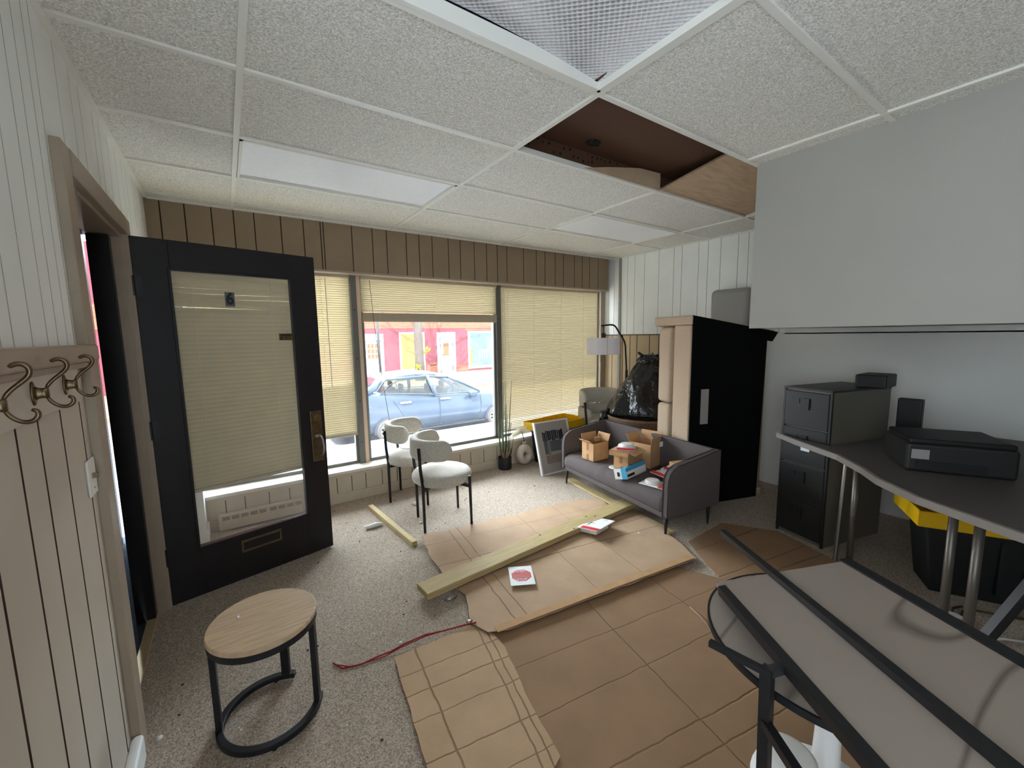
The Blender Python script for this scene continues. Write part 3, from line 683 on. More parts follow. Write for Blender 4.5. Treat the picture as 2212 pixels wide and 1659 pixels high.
for i in range(n + 1):
    x = .05 + (LW - .10) * i / n
    pk = .006 * math.sin(i * 1.9) * math.exp(-((x - .75) / .22) ** 2)
    R_.append([Vector((x, y + (pk if y > -.1 else 0), z + (pk if y > -.1 else 0) + .006 * math.sin(math.pi * i / n))) for y, z in prof])
mb.rings(R_); b.free(); mb.build('seat_cushion', m_grey_fabric, sofa, smooth=True)
mb = MB(); mb.rbox(.02, LW - .02, -LD + .01, -.004, .15, .195, .012); mb.build('base', m_grey_fabric, sofa)
for x in (0.003, .048, LW - .048, LW - .003):
    mb = MB(); mb.tube([(x, .002, .165), (x, .002, .40), (x, -.004, .45), (x, -.02, .492), (x, -.05, .521), (x, -.10, .543), (x, -LD, .602)], .0035, 6); mb.build('piping', m_piping, sofa, smooth=True)
for x, y in ((.05, -.04), (LW - .05, -.04), (.05, -LD + .06), (LW - .05, -LD + .06)):
    mb = MB(); dx = 0 if x < .5 else .02; mb.tube([(x + dx, y, 0), (x, y, .16)], [.007, .016], 10); mb.build('leg', m_black_metal, sofa, smooth=True)
def sp(x, d, z=0): return Vector((SX, SY, 0)) + tx * x + ny * d + Vector((0, 0, z))
ST = .332
# ---- boxes and packs on the loveseat
def carton(name, label, o, rz, wx, wy, h, flaps=(), group='cardboard cartons on the loveseat', th=.004, closed=False, tape=True):
    t = thing(name, label, 'carton', o, rz, group)
    mb = MB(); mb.box(0, wx, 0, wy, 0, th); mb.box(0, wx, 0, th, 0, h); mb.box(0, wx, wy - th, wy, 0, h); mb.box(0, th, 0, wy, 0, h); mb.box(wx - th, wx, 0, wy, 0, h)
    if closed: mb.box(0, wx, 0, wy, h - th, h)
    mb.build('body', m_card, t)
    for side, ln, ang in flaps:
        mb = MB(); m4 = {'x0': frame_mat((0, 0, h), (0, 1, 0), (-math.cos(ang), 0, math.sin(ang)), (math.sin(ang), 0, math.cos(ang))),
                         'x1': frame_mat((wx, 0, h), (0, 1, 0), (math.cos(ang), 0, math.sin(ang)), (math.sin(ang), 0, -math.cos(ang))),
                         'y0': frame_mat((0, 0, h), (1, 0, 0), (0, -math.cos(ang), math.sin(ang)), (0, -math.sin(ang), -math.cos(ang))),
                         'y1': frame_mat((0, wy, h), (1, 0, 0), (0, math.cos(ang), math.sin(ang)), (0, math.sin(ang), -math.cos(ang)))}[side]
        L_ = wy if side[0] == 'x' else wx
        mb.box(.002, L_ - .002, 0, ln, -th / 2, th / 2, m4); mb.build('flap', m_card, t)
    if tape:
        mb = MB(); mb.box(-.0008, .0002, wy * .40, wy * .60, h * .56, h); mb.box(-.0008, .0002, wy * .40, wy * .60, 0, h * .34); mb.box(-.0006, .0002, wy * .3, wy * .66, h * .42, h * .425); mb.build('tape', m_tape, t)
    return t
carton('carton', 'open cardboard carton with raised flaps at the window end of the loveseat', (2.690, 2.603, ST), R(-2), .19, .155, .165, (('x0', .05, R(35)), ('x1', .07, R(70)), ('y1', .07, R(80))))
carton('carton', 'closed cardboard carton in the middle of the loveseat under a flat box', (2.665, 2.185, ST), R(12), .25, .135, .150, closed=True)
carton('carton', 'flat cardboard box lying tilted on the closed carton', (2.622, 2.150, ST + .156), R(15), .225, .175, .042, (('y0', .06, R(-18)),), closed=True, tape=False)
carton('carton', 'tall cardboard carton with a shipping label against the backrest', (2.93, 2.165, ST), R(8), .19, .21, .21, (('x1', .08, R(75)), ('y1', .07, R(60)), ('y0', .055, R(84))), tape=False)
mb = MB(); mb.box(0, .05, 0, .0006, 0, .045); tag(mb.build('shipping_label', m_white, loc=(3.045, 2.1605, ST + .175)), 'white shipping label on the tall carton', 'label')
mb = MB(); mb.rbox(-.03, .03, -.02, .02, 0, .035, .008, 1); mb.prism([(-.04, -.02), (.03, -.03), (.05, .02), (-.01, .03)], .035, .04); tag(mb.build('paper_scrap', m_card, loc=(2.83, 2.70, ST + .152)), 'crumpled kraft paper poking out of the open carton', 'packing paper')
mb = MB(); mb.lathe([(.0, 0), (.046, 0), (.048, .003), (.046, .006), (.0, .0065)], 32)
d_ = tag(mb.build('white_disc', m_white_plastic, loc=sp(.71, .12, ST - .004)), 'round white plastic base lying on the loveseat seat', 'mounting base')
mb = MB()
for k in range(7):
    a = k * .9 + .2; mb.box(.012, .036, -.0015, .0015, .0063, .0069, Matrix.Rotation(a, 4, 'Z'))
mb.build('slots', m_ink_text, d_)
def pack(label, o, rz, tilt=0, discs=((0, 0),), base=.0):
    t = thing('detector_pack', label, 'retail pack', o, rz, 'detector retail packs', rot=(tilt, 0, rz))
    mb = MB(); mb.rbox(-.10, .10, -.075, .075, 0, .004, .0015, 1); mb.build('card_back', m_white, t)
    mb = MB(); mb.rbox(-.098, -.055, -.073, .073, .004, .012, .003, 1); mb.build('red_panel', m_red, t)
    for x, y in discs:
        mb = MB(); mb.lathe([(.055, .004), (.057, .012), (.056, .024), (.048, .031), (.0, .033)], 32, (x + .02, y, 0)); mb.build('detector', m_white_plastic, t, smooth=False)
    mb = MB(); mb.rbox(-.05, .095, -.07, .07, .002, .006, .002, 1); mb.build('tray', m_white, t); return t
pack('white disc pack on top of the flat box', Vector((2.735, 2.265, ST + .202)), R(35))
pack('white disc pack on top of two by the right arm', sp(.26, .38, ST + .075), R(15), R(4))
pack('white disc pack in the middle by the right arm', sp(.30, .30, ST + .038), R(-10))
pack('white disc pack lying at the front by the right arm', sp(.245, .125, ST - .004), R(100))
t = thing('blue_carton', 'white and cyan printed box lying open in front of the packs', 'box', sp(.41, -.004, ST + .004), R(20))
t.rotation_euler = (R(-14), R(0), R(8)); t.scale = (1.15, 1.15, 1.15)
mb = MB(); mb.box(0, .26, 0, .004, 0, .075); mb.box(0, .26, .096, .10, 0, .075); mb.box(0, .004, 0, .1, 0, .075); mb.box(.256, .26, 0, .1, 0, .075); mb.box(0, .26, 0, .1, 0, .004); mb.box(.0, .26, 0, .035, .071, .075); mb.build('body', m_white, t)
mb = MB(); mb.box(.002, .258, .004, .034, .0752, .0762); mb.box(-.001, .0, .0, .04, 0, .075); mb.box(.0, .258, -.001, 0, .05, .0755); mb.build('cyan_band', m_blue, t)
mb = MB(); mb.box(.01, .10, -.0015, -.0009, .012, .030); mb.box(.04, .12, .012, .022, .0763, .0767); mb.box(-.0015, -.0009, .055, .075, .02, .05); mb.build('black_print', m_ink_text, t)
mb = MB(); mb.box(-.055, .055, -.085, .085, 0, .004); t = tag(mb.build('flat_leaflet', m_white, loc=sp(1.10, .22, ST)), 'white and blue leaflet beside the open carton', 'leaflet'); t.rotation_euler = (0, 0, R(70))
mb = MB(); mb.box(-.04, .04, -.03, .06, .004, .0046); mb.build('print', m_blue, t)
mb = MB(); mb.rbox(-.09, .09, -.06, .06, 0, .045, .02, 2); tag(mb.build('dark_pouch', m_slate, loc=sp(1.02, .45, ST)), 'dark folded bag behind the open carton', 'bag')
mb = MB(); mb.rbox(-.1, .1, -.06, .06, 0, .06, .03, 2); tag(mb.build('dark_pouch', m_ink, loc=sp(.36, .47, ST)), 'dark blue folded bag beside the tall carton', 'bag')
carton('carton', 'small brown box with a grey label in the back corner by the right arm', sp(.12, .42, ST + .11), R(70), .10, .16, .05, closed=True, tape=False).rotation_euler = (0, R(6), R(70))

# ---- upended beige sofa with black underside
bx_, ux_ = Vector((.952, -.305, 0)), Vector((.305, .952, 0))
up = thing('upended_sofa', 'beige sofa standing on its end with its black underside exposed', 'sofa', (3.155, 1.965, 0), math.atan2(-.305, .952))
f = frame_mat((0, 0, 0), (1, 0, 0), (0, 0, 1), (0, -1, 0))     # prism plane x-z, thickness towards -y
def slab(poly, y0, y1): mb = MB(); mb.prism(poly, -y1, -y0, f); return mb
slab([(0, 0), (.76, 0), (.79, 1.43), (0, 1.56)], .006, .215).build('seat_frame', m_beige_fabric, up, bevel=.012)
slab([(.012, .0), (.77, .0), (.80, 1.43), (.012, 1.635)], -.003, .008).build('underside', m_dustcover, up)
slab([(0, 1.562), (.84, 1.435), (.90, 1.505), (0, 1.642)], .0, .50).build('arm', m_beige_fabric, up, bevel=.016)
slab([(.03, 1.54), (.86, 1.41), (.92, 1.49), (.012, 1.638)], -.004, .012).build('arm_underside', m_dustcover, up)
slab([(0.0, .0), (.84, 0), (.84, .075), (0, .075)], .0, .50).build('arm', m_beige_fabric, up, bevel=.016)
for z0, z1 in ((.085, .865), (.875, 1.545)):
    mb = MB(); mb.rbox(-.025, .66, .222, .40, z0, z1, .035, 4); mb.build('seat_cushion', m_beige_fabric, up, smooth=True)
mb = MB(); mb.rbox(.66, .80, .2, .70, .08, 1.42, .03, 3); mb.build('backrest', m_beige_fabric, up)
mb = MB(); mb.box(.115, .195, -.0045, -.003, .72, 1.02); lb = mb.build('fabric_label', m_white, up); lb['label'] = 'long white label'
lb.data.materials[0] = m_mat_board

# ---- bin bag in a papasan basket
t = thing('papasan_chair', 'round brown wicker papasan chair behind the loveseat', 'papasan chair', (3.61, 2.76, 0))
mb = MB(); mb.lathe([(.14, .38), (.28, .43), (.36, .53), (.382, .615), (.39, .62), (.388, .64), (.37, .64), (.35, .55), (.26, .47), (.14, .415)], 48); mb.build('bowl', m_wicker, t)
mb = MB(); mb.lathe([(.335, .49), (.37, .505), (.378, .545), (.35, .53)], 48); mb.build('pale_band', m_wicker_pale, t)
mb = MB(); mb.lathe([(.30, 0), (.31, .03), (.22, .2), (.2, .36), (.26, .44), (.24, .44), (.18, .36), (.2, .2), (.28, .03)], 40); mb.build('stand', m_wicker, t)
b = bmesh.new(); bmesh.ops.create_icosphere(b, subdivisions=5, radius=1)
for v in b.verts:
    z = v.co.z; h = (z + 1) / 2
    rad = (.37 * (1 - h) ** .72 * min(1, (h / .10) ** .5 if h > 0 else 0) + .03 * (h > .9)) * 1.08 + .02
    a = math.atan2(v.co.y, v.co.x); s_ = rad
    fold = 1 + .05 * math.sin(7 * a + 5 * h) * (1 - abs(2 * h - .6)) + .10 * max(0, h - .7) * math.sin(11 * a) * 3
    n_ = noise.noise(Vector((2.2 * math.cos(a), 2.2 * math.sin(a), 3 * h)) * 1.3)
    s_ *= fold * (1 + .12 * n_)
    drop = -.03 * max(0, .12 - h) / .12
    v.co = Vector((s_ * math.cos(a) + .06 * h, s_ * math.sin(a), .615 + .66 * h + drop))
mb = MB(); mb.merge(b)
bag = thing('bin_bag', 'big shiny black bin bag heaped in the papasan chair', 'bin bag', (3.61, 2.76, 0))
mb.build('bag_body', m_bag, bag, smooth=True)
mb = MB()
for a, l in ((2.4, .09), (3.4, .05), (.3, .07), (5.2, .06)):
    c, s_ = math.cos(a), math.sin(a)
    mb.tube([(.06, 0, 1.20), (.06 + .05 * c, .05 * s_, 1.24), (.06 + (.06 + l * .6) * c, (.06 + l * .6) * s_, 1.225 + l * .8), ], [.02, .024, .012], 7)
mb.build('knot', m_bag, bag, smooth=True)
mb = MB(); mb.tube([(3.61 - .24, 2.76 + .26, .65), (3.61 - .30, 2.76 + .29, .63), (3.61 - .33, 2.76 + .30, .54)], [.05, .06, .03], 9); k = mb.build('bag_corner', m_bag, None, smooth=True, loc=(0, 0, 0)); k.parent = bag; k.location = (-3.61, -2.76, 0)

# ---- arc floor lamp in the corner
t = thing('floor_lamp', 'black arc floor lamp with white drum shade in the corner', 'floor lamp', (4.20, 3.50, 0))
mb = MB(); mb.lathe([(.14, 0), (.14, .02), (.02, .03)], 32); mb.build('base', m_black_metal, t)
mb = MB(); mb.tube([(0, 0, .02), (0, 0, 1.0)], .014, 10); mb.lathe([(.016, .90), (.018, 1.02), (.014, 1.03)], 12); mb.build('lower_pole', m_black_metal, t, smooth=True)
mb = MB(); mb.tube([(0, 0, 1.0), (-.03, 0, 1.34), (-.045, 0, 1.385), (-.06, 0, 1.41), (-.20, 0, 1.565), (-.225, 0, 1.588), (-.26, 0, 1.602), (-.31, 0, 1.606), (-.47, 0, 1.595)], .0105, 10); mb.build('arm', m_black_metal, t, smooth=True)
mb = MB(); mb.tube([(-.43, 0, 1.60), (-.43, 0, 1.505)], .004, 6); mb.lathe([(.008, 1.565), (.006, 1.59)], 8, (-.43, 0, 0)); mb.build('cord', m_black_metal, t)
mb = MB(); mb.lathe([(.022, 1.505), (.024, 1.50), (.024, 1.455), (.02, 1.45)], 16, (-.43, 0, 0)); mb.build('socket', m_black_metal, t)
mb = MB(); n = 48; mb.rings([[Vector((-.43 + r * math.cos(2 * math.pi * k / n), r * math.sin(2 * math.pi * k / n), z)) for k in range(n)] for r, z in ((.196, 1.253), (.198, 1.253), (.198, 1.447), (.196, 1.447), (.196, 1.253))], cap=False); mb.build('lamp_shade', m_shade, t, smooth=False)
mb = MB(); mb.tube([(-.43 - .11, -.165, 1.253), (-.43 - .11, -.165, 1.447)], .002, 5); mb.build('seam', m_grey_plastic, t)
mb = MB(); mb.tube([(0, -.014, .98), (-.03, -.02, .985)], .006, 6); mb.build('clamp_knob', m_black_metal, t)

# ---- tote with yellow tray, leaning framed print
def tote(label, o, rz, group='black totes with yellow lids'):
    t = thing('storage_tote', label, 'storage tote', o, rz, group)
    mb = MB(); mb.rings([[(x * k, y * k2, z) for x, y in ((-.30, -.15), (.30, -.15), (.30, .13), (-.30, .13))] for k, k2, z in ((.86, .80, 0), (1, 1, .39), (1.04, 1.06, .40))]); mb.build('bin', m_tote, t, bevel=.012)
    mb = MB()
    for x in (-.2, -.1, 0, .1, .2): mb.box(x - .008, x + .008, -.16, -.13, .06, .36)
    mb.build('rib', m_tote, t)
    mb = MB(); A, B_, hh, zt = .355, .19, .09, .40; th = .012
    mb.box(-A, A, -B_, -B_ + th, zt, zt + hh); mb.box(-A, A, B_ - th, B_, zt, zt + hh); mb.box(-A, -A + th, -B_, B_, zt, zt + hh); mb.box(A - th, A, -B_, B_, zt, zt + hh); mb.box(-A, A, -B_, B_, zt, zt + .012)
    mb.build('lid', m_yellow, t, bevel=.006)
    mb = MB()
    for k in range(9):
        x = -.30 + k * .07
        mb.bar([(x, .165, zt + .018), (x + .04, 0, zt + .018), (x, -.165, zt + .018)], .012, .014); mb.bar([(x, .175, zt + .02), (x, .175, zt + .075)], .012, .012, (0, 1, 0))
    mb.build('lid_ribs', m_yellow, t); return t
tote('black storage tote with upturned yellow lid under the right-hand window', (3.185, 3.70, 0), R(7))
fr = thing('framed_print', 'white framed abstract print leaning against the black tote', 'framed print', (2.665, 3.315, 0))
fr.rotation_euler = (R(-16), 0, R(-2))
FW, FH = .47, .575
mb = MB(); mb.box(0, FW, 0, .03, 0, .016); mb.box(0, FW, 0, .03, FH - .016, FH); mb.box(0, .016, 0, .03, .016, FH - .016); mb.box(FW - .016, FW, 0, .03, .016, FH - .016); mb.build('frame', m_white, fr)
mb = MB(); mb.box(.016, FW - .016, .010, .014, .016, FH - .016); pr = mb.build('mount', m_mat_board, fr)
mb = MB(); random.seed(3); x = .09
while x < .375:
    w_ = random.uniform(.010, .028); mb.box(x, min(x + w_, .375), .0085, .010, .36 + random.uniform(-.01, .006), .46 + random.uniform(-.01, .01)); x += w_ + random.uniform(.002, .008)
mb.build('dark_bars', m_ink, pr)
mb = MB(); mb.box(.095, .14, .0085, .01, .215, .355); mb.box(.175, .335, .0085, .01, .235, .352); mb.build('slate_blocks', m_slate, pr)
mb = MB(); mb.box(.14, .172, .0085, .01, .205, .35); mb.box(.10, .33, .0085, .01, .11, .20); mb.build('taupe_block', m_taupe_ink, pr)

# ---- donut vase with cream flower, reed plant
va = thing('vase', 'sand coloured ring-shaped vase holding a cream flower', 'vase', (2.765, 3.775, 0))
b = bmesh.new(); n, m = 40, 20; V = []
for i in range(n):
    a = 2 * math.pi * i / n
    cx, cz = .066 * math.cos(a) - .004 * math.sin(a), .118 + .074 * math.sin(a)
    rr = .050 if True else 0
    wob = .046 - .010 * math.cos(a) * 0 + .002 * math.sin(2 * a)
    row = []
    for j in range(m):
        q = 2 * math.pi * j / m
        d = wob * math.cos(q)
        row.append(b.verts.new((cx + d * math.cos(a) * .86, .052 * math.sin(q), cz + d * math.sin(a))))
    V.append(row)
for i in range(n):
    for j in range(m): b.faces.new((V[i][j], V[(i + 1) % n][j], V[(i + 1) % n][(j + 1) % m], V[i][(j + 1) % m]))
mb = MB(); mb.merge(b); mb.lathe([(.045, .195), (.03, .22), (.019, .235), (.017, .25), (.022, .262), (.018, .262), (.013, .25)], 20, (.002, 0, 0)); mb.build('vase_body', m_ceramic, va, smooth=True)
fl = thing('flower', 'cream silk flower standing in the ring vase', 'flower', (2.767, 3.775, .25))
mb = MB(); mb.tube([(0, 0, -.03), (-.01, 0, .05), (-.035, -.01, .12), (-.045, -.01, .14)], .004, 6); mb.build('stem', m_stem, fl, smooth=True)
for k, (a, el, l) in enumerate(((2.5, .9, .13), (1.5, 1.1, .12), (.5, .75, .14), (-.3, .35, .13), (3.1, .2, .16), (3.7, .5, .12), (-1.2, .5, .10), (3.3, -.05, .17))):
    mb = MB(); d = Vector((math.cos(a) * math.cos(el), math.sin(a) * math.cos(el) * .5, math.sin(el))); sd = d.cross(Vector((0, 1, 0))).normalized()
    o = Vector((-.045, -.01, .14)); prev = None
    for q in range(7):
        f_ = q / 6; wd = .028 * math.sin(math.pi * (f_ * .85 + .12)) ; p = o + d * l * f_ + Vector((0, 0, -.05 * f_ * f_))
        row = [mb.bm.verts.new(p - sd * wd), mb.bm.verts.new(p + Vector((0, -.006, 0))), mb.bm.verts.new(p + sd * wd)]
        if prev: mb._f([prev[0], row[0], row[1], prev[1]]); mb._f([prev[1], row[1], row[2], prev[2]])
        prev = row
    mb.build('petal', m_petal, fl, smooth=True)
rp = thing('reed_plant', 'tall green reeds in a black pot under the window', 'plant', (2.49, 3.775, 0))
mb = MB(); mb.lathe([(.070, 0), (.075, .01), (.077, .135), (.070, .135), (.068, .10), (0, .10)], 32); mb.build('pot', m_pot, rp)
random.seed(11)
reeds = [(-.015, 0, .0, 1.0, 0), (.005, -.01, .01, .99, 0), (.03, .0, .075, 1.0, 1), (-.03, .01, -.05, .66, 0), (.015, .01, .02, .73, 0), (.035, -.01, .045, .52, 0), (-.04, -.01, -.055, .50, 0), (.05, .01, .09, .40, 1), (-.02, -.02, -.03, .58, 0), (.025, .02, .03, .62, 1), (-.01, .02, -.01, .45, 0), (.045, -.02, .06, .34, 1)]
for x, y, dx, h, br in reeds:
    mb = MB(); mb.tube([(x, y, .09), (x + dx * .5, y, h * .5), (x + dx, y - .005, h)], [.0055, .005, .003], 6); mb.build('reed', m_reed2 if br else m_reed, rp, smooth=True)
for k in range(7):
    a = k * .95; mb = MB(); c, s_ = math.cos(a), math.sin(a)
    mb.tube([(.02 * c, .02 * s_, .10), (.04 * c, .035 * s_, .17), (.075 * c, .05 * s_, .225 + .02 * (k % 2))], [.010, .012, .003], 5); mb.build('bract', m_bract, rp, smooth=True)

# ---- cardboard sheets on the floor
def crease(mat_name, base, lines):
    m = M(mat_name, base, .85, var=(5, .09)); nt = m.node_tree; N = nt.nodes; L = nt.links; b = N['Principled BSDF']
    tc = N.new('ShaderNodeTexCoord'); acc = None
    sep = N.new('ShaderNodeSeparateXYZ'); L.new(tc.outputs['Object'], sep.inputs[0])
    nz = N.new('ShaderNodeTexNoise'); nz.inputs['Scale'].default_value = 9; L.new(tc.outputs['Object'], nz.inputs['Vector'])
    def math_(op, a, b2):
        n = N.new('ShaderNodeMath'); n.operation = op
        for i, v in enumerate((a, b2)):
            if v is None: continue
            if isinstance(v, (int, float)): n.inputs[i].default_value = v
            else: L.new(v, n.inputs[i])
        return n.outputs[0]
    wob = math_('MULTIPLY', math_('SUBTRACT', nz.outputs['Fac'], .5), .02)
    for px_, py_, ang, wd in lines:
        c, s_ = math.cos(ang), math.sin(ang)
        d = math_('ADD', math_('MULTIPLY', sep.outputs[0], -s_), math_('MULTIPLY', sep.outputs[1], c))
        d = math_('ABSOLUTE', math_('ADD', math_('SUBTRACT', d, -s_ * px_ + c * py_), wob), None)
        k = math_('SUBTRACT', 1.0, math_('MINIMUM', math_('DIVIDE', d, wd), 1.0))
        acc = k if acc is None else math_('MAXIMUM', acc, k)
    n2 = N.new('ShaderNodeTexNoise'); n2.inputs['Scale'].default_value = 26; n2.inputs['Detail'].default_value = 5; L.new(tc.outputs['Object'], n2.inputs['Vector'])
    h = math_('ADD', math_('MULTIPLY', acc, -1.2), math_('MULTIPLY', n2.outputs['Fac'], .35))
    bp = N.new('ShaderNodeBump'); bp.inputs['Strength'].default_value = .7; bp.inputs['Distance'].default_value = .006; L.new(h, bp.inputs['Height']); L.new(bp.outputs[0], b.inputs['Normal'])
    old = b.inputs['Base Color'].links[0].from_socket
    mx = N.new('ShaderNodeMix'); mx.data_type = 'RGBA'; mx.inputs[7].default_value = lin((104, 76, 50)); L.new(math_('MULTIPLY', acc, .55), mx.inputs[0]); L.new(old, mx.inputs[6]); L.new(mx.outputs[2], b.inputs['Base Color'])
    return m
def sheet(name, label, poly, z, amp, mat, seed, cut=5, group='flattened cardboard sheets', edge=.004):
    random.seed(seed); P2 = []
    n = len(poly)
    for i in range(n):
        a, b_ = Vector(poly[i]), Vector(poly[(i + 1) % n]); L_ = (b_ - a).length; q = max(1, int(L_ / .06))
        for k in range(q):
            p = a.lerp(b_, k / q); nn = Vector((-(b_ - a).y, (b_ - a).x)).normalized()
            P2.append(p + nn * (random.uniform(-edge, edge) if k else 0))
    mb = MB(); vs = [mb.bm.verts.new((p.x, p.y, 0)) for p in P2]; es = [mb.bm.edges.new((vs[i], vs[(i + 1) % len(vs)])) for i in range(len(vs))]
    bmesh.ops.triangle_fill(mb.bm, use_beauty=True, edges=es)
    for _ in range(3):
        long_ = [e for e in mb.bm.edges if e.calc_length() > .11]
        if not long_: break
        bmesh.ops.subdivide_edges(mb.bm, edges=long_, cuts=1); bmesh.ops.triangulate(mb.bm, faces=mb.bm.faces)
    for v in mb.bm.verts: v.co.z = z + amp * (.5 + noise.noise(Vector((v.co.x * 2.3, v.co.y * 2.3, seed))))
    r = bmesh.ops.extrude_face_region(mb.bm, geom=list(mb.bm.faces))
    for v in r['geom']:
        if isinstance(v, bmesh.types.BMVert): v.co.z -= .004
    return tag(mb.build(name, mat), label, 'cardboard', group)
m_sheet1 = crease('cardboard_creased_upper', (184, 154, 124), [(0, .02, R(-7), .004), (-.1, .12, R(-9), .004), (.1, -.12, R(-10), .005), (-.62, 0, R(82), .004), (-.55, 0, R(82), .003), (-.05, 0, R(80), .002), (.3, 0, R(80), .002), (0, .40, R(-9), .002)])
m_sheet2 = crease('cardboard_creased_lower', (152, 120, 90), [(0, .25, R(-8), .004), (0, -.05, R(-10), .006), (.1, -.18, R(-11), .006), (0, -.42, R(-12), .006), (-.05, 0, R(79), .003), (.45, 0, R(80), .003), (0, .5, R(-9), .003)])
m_sheet3 = crease('cardboard_creased_flap', (188, 156, 122), [(0, .27, R(-7), .004), (0, .15, R(-8), .005), (0, .02, R(-9), .004), (0, -.16, R(-9), .005), (0, -.30, R(-7), .003), (-.11, 0, R(84), .006), (.17, 0, R(78), .004), (.21, 0, R(78), .004)])
sheet('cardboard_sheet', 'large brown cardboard sheet stretching away to the desk', [(.88, 1.70), (.95, 1.78), (1.6, 1.72), (2.25, 1.48), (2.42, 1.10), (2.1, .45), (1.75, .02), (1.0, -.15), (.50, .42), (.62, 1.0)], .004, .006, m_sheet2, 5)
sheet('cardboard_sheet', 'narrow cardboard flap nearest the side table', [(.530, 1.770), (.93, 1.745), (.985, 1.70), (.985, 1.52), (.90, 1.20), (.86, .98), (.74, .93), (.40, .95), (.46, 1.23)], .013, .008, m_sheet3, 9)
sheet('cardboard_sheet', 'torn cardboard sheet lying under the long board', [(1.088, 2.786), (1.75, 2.70), (2.52, 2.60), (2.66, 2.48), (2.58, 2.28), (2.70, 2.02), (2.62, 1.80), (2.43, 1.42), (1.6, 1.53), (1.05, 1.60), (.965, 1.645), (.93, 1.75), (1.02, 1.98), (1.0, 2.24), (1.02, 2.5)], .022, .007, m_sheet1, 2, edge=.007)
sheet('cardboard_sheet', 'dim cardboard sheet in front of the filing cabinet', [(2.62, 1.60), (3.1, 1.62), (3.30, 1.30), (3.15, .82), (2.55, .80), (2.35, 1.2)], .004, .006, m_sheet2, 13)
# folded front lip of the upper sheet
mb = MB(); mb.bar([(1.0, 1.625, .036), (1.6, 1.55, .036), (2.41, 1.445, .034)], .045, .004); tag(mb.build('cardboard_strip', m_card), 'pale folded edge strip along the torn cardboard sheet', 'cardboard')

# ---- lumber
def plank(name, label, p, q, wd, h, z, mat, rollside=None):
    p, q = Vector(p), Vector(q); d = (q - p); L_ = d.length; rz = math.atan2(d.y, d.x)
    mb = MB(); mb.rbox(0, L_, -wd / 2, wd / 2, 0, h, .003, 1); o = mb.build(name, mat, None, loc=(p.x, p.y, z)); o.rotation_euler = (0, 0, rz); return o
o = plank('lumber_board', '', (.808, 2.105), (3.0, 2.245), .135, .038, .036, m_lumber); tag(o, 'long yellowish board lying across the cardboard and under the loveseat', 'board')
mb = MB()
for x, y in ((.94, .04), (1.42, .03), (1.48, -.01), (1.2, -.05)): mb.lathe([(.007, .0381), (.0, .0384)], 10, (x, y, 0), sx=1.4)
mb.build('knot', m_stem, o)
o = plank('lumber_board', '', (2.62, 1.74), (2.81, 3.06), .09, .018, .002, m_lumber); tag(o, 'thin pale board on the carpet underneath the loveseat', 'board')
o = plank('lumber_stick', '', (.936, 3.575), (1.005, 2.72), .042, .036, .001, m_lumber2); tag(o, 'short pale wooden stick on the carpet near the chairs', 'stick')

# ---- papers, packs and scraps on the floor
t = thing('stop_card', 'white card with a red STOP octagon on the cardboard', 'card', (1.372, 1.920, .041), R(-29))
mb = MB(); mb.box(-.073, .073, -.098, .098, 0, .002); cdm = mb.build('card', m_white, t)
mb = MB(); mb.prism([(.064 * math.cos(R(22.5 + 45 * k)), .064 * math.sin(R(22.5 + 45 * k))) for k in range(8)], .002, .0024); mb.build('octagon', m_red, t)
text('lettering', 'STOP', .026, m_white, frame_mat((0, .043, .0025), (1, 0, 0), (0, 1, 0), (0, 0, 1)), t)
text('lettering', 'STOP', .026, m_white, frame_mat((0, -.043, .0025), (1, 0, 0), (0, 1, 0), (0, 0, 1)), t)
mb = MB()
for y in (.020, -.022): mb.box(-.05, .05, y - .006, y + .006, .0024, .0027)
mb.build('print_lines', m_bract, t)
t = thing('retail_box', 'white and red product pack resting against the long board', 'retail pack', (2.185, 2.075, .045), R(12), rot=(R(-7), R(3), R(12)))
mb = MB(); mb.rbox(-.13, .13, -.085, .085, .030, .036, .002, 1); mb.build('front_card', m_white, t)
mb = MB(); mb.rbox(-.118, .06, -.07, .07, -.004, .031, .012, 2); mb.build('tray', m_white_plastic, t)
mb = MB(); mb.box(-.128, -.082, -.083, .062, .036, .0366); mb.build('red_panel', m_red, t)
text('lettering', 'X SENSE', .024, m_ink_text, frame_mat((-.025, .045, .0364), (1, 0, 0), (0, 1, 0), (0, 0, 1)), t)
mb = MB(); mb.box(-.02, .02, .018, .022, .0362, .0366); mb.box(.10, .104, -.04, .02, .0362, .0366); mb.build('print_lines', m_grey_plastic, t)
mb = MB(); mb.tube([(.291, 1.915, .006), (.32, 1.855, .006), (.40, 1.83, .006), (.47, 1.83, .008), (.53, 1.82, .012), (.60, 1.82, .02), (.70, 1.81, .026), (.78, 1.785, .026), (.86, 1.765, .026), (.95, 1.735, .03)], .0035, 6); mb.tube([(.30, 1.90, .004), (.36, 1.84, .004), (.50, 1.815, .006), (.58, 1.815, .014), (.70, 1.80, .026), (.90, 1.76, .026)], .0025, 6)
tag(mb.build('red_twine', m_redstring, smooth=True), 'length of red twine trailing off the cardboard flap', 'twine')
def crumb(label, x, y, z, s, mat=None, name='foam_crumb', sx=1, sy=1, seed=0):
    b = bmesh.new(); bmesh.ops.create_icosphere(b, subdivisions=2, radius=s)
    for v in b.verts: v.co *= 1 + .35 * noise.noise(v.co * (1.3 / s) + Vector((seed, 0, 0))); v.co = Vector((v.co.x * sx, v.co.y * sy, v.co.z * .6))
    mb = MB(); mb.merge(b); return tag(mb.build(name, mat or m_foam, loc=(x, y, z + s * .5), smooth=True), label, 'scrap', 'foam crumbs and scraps on the floor')
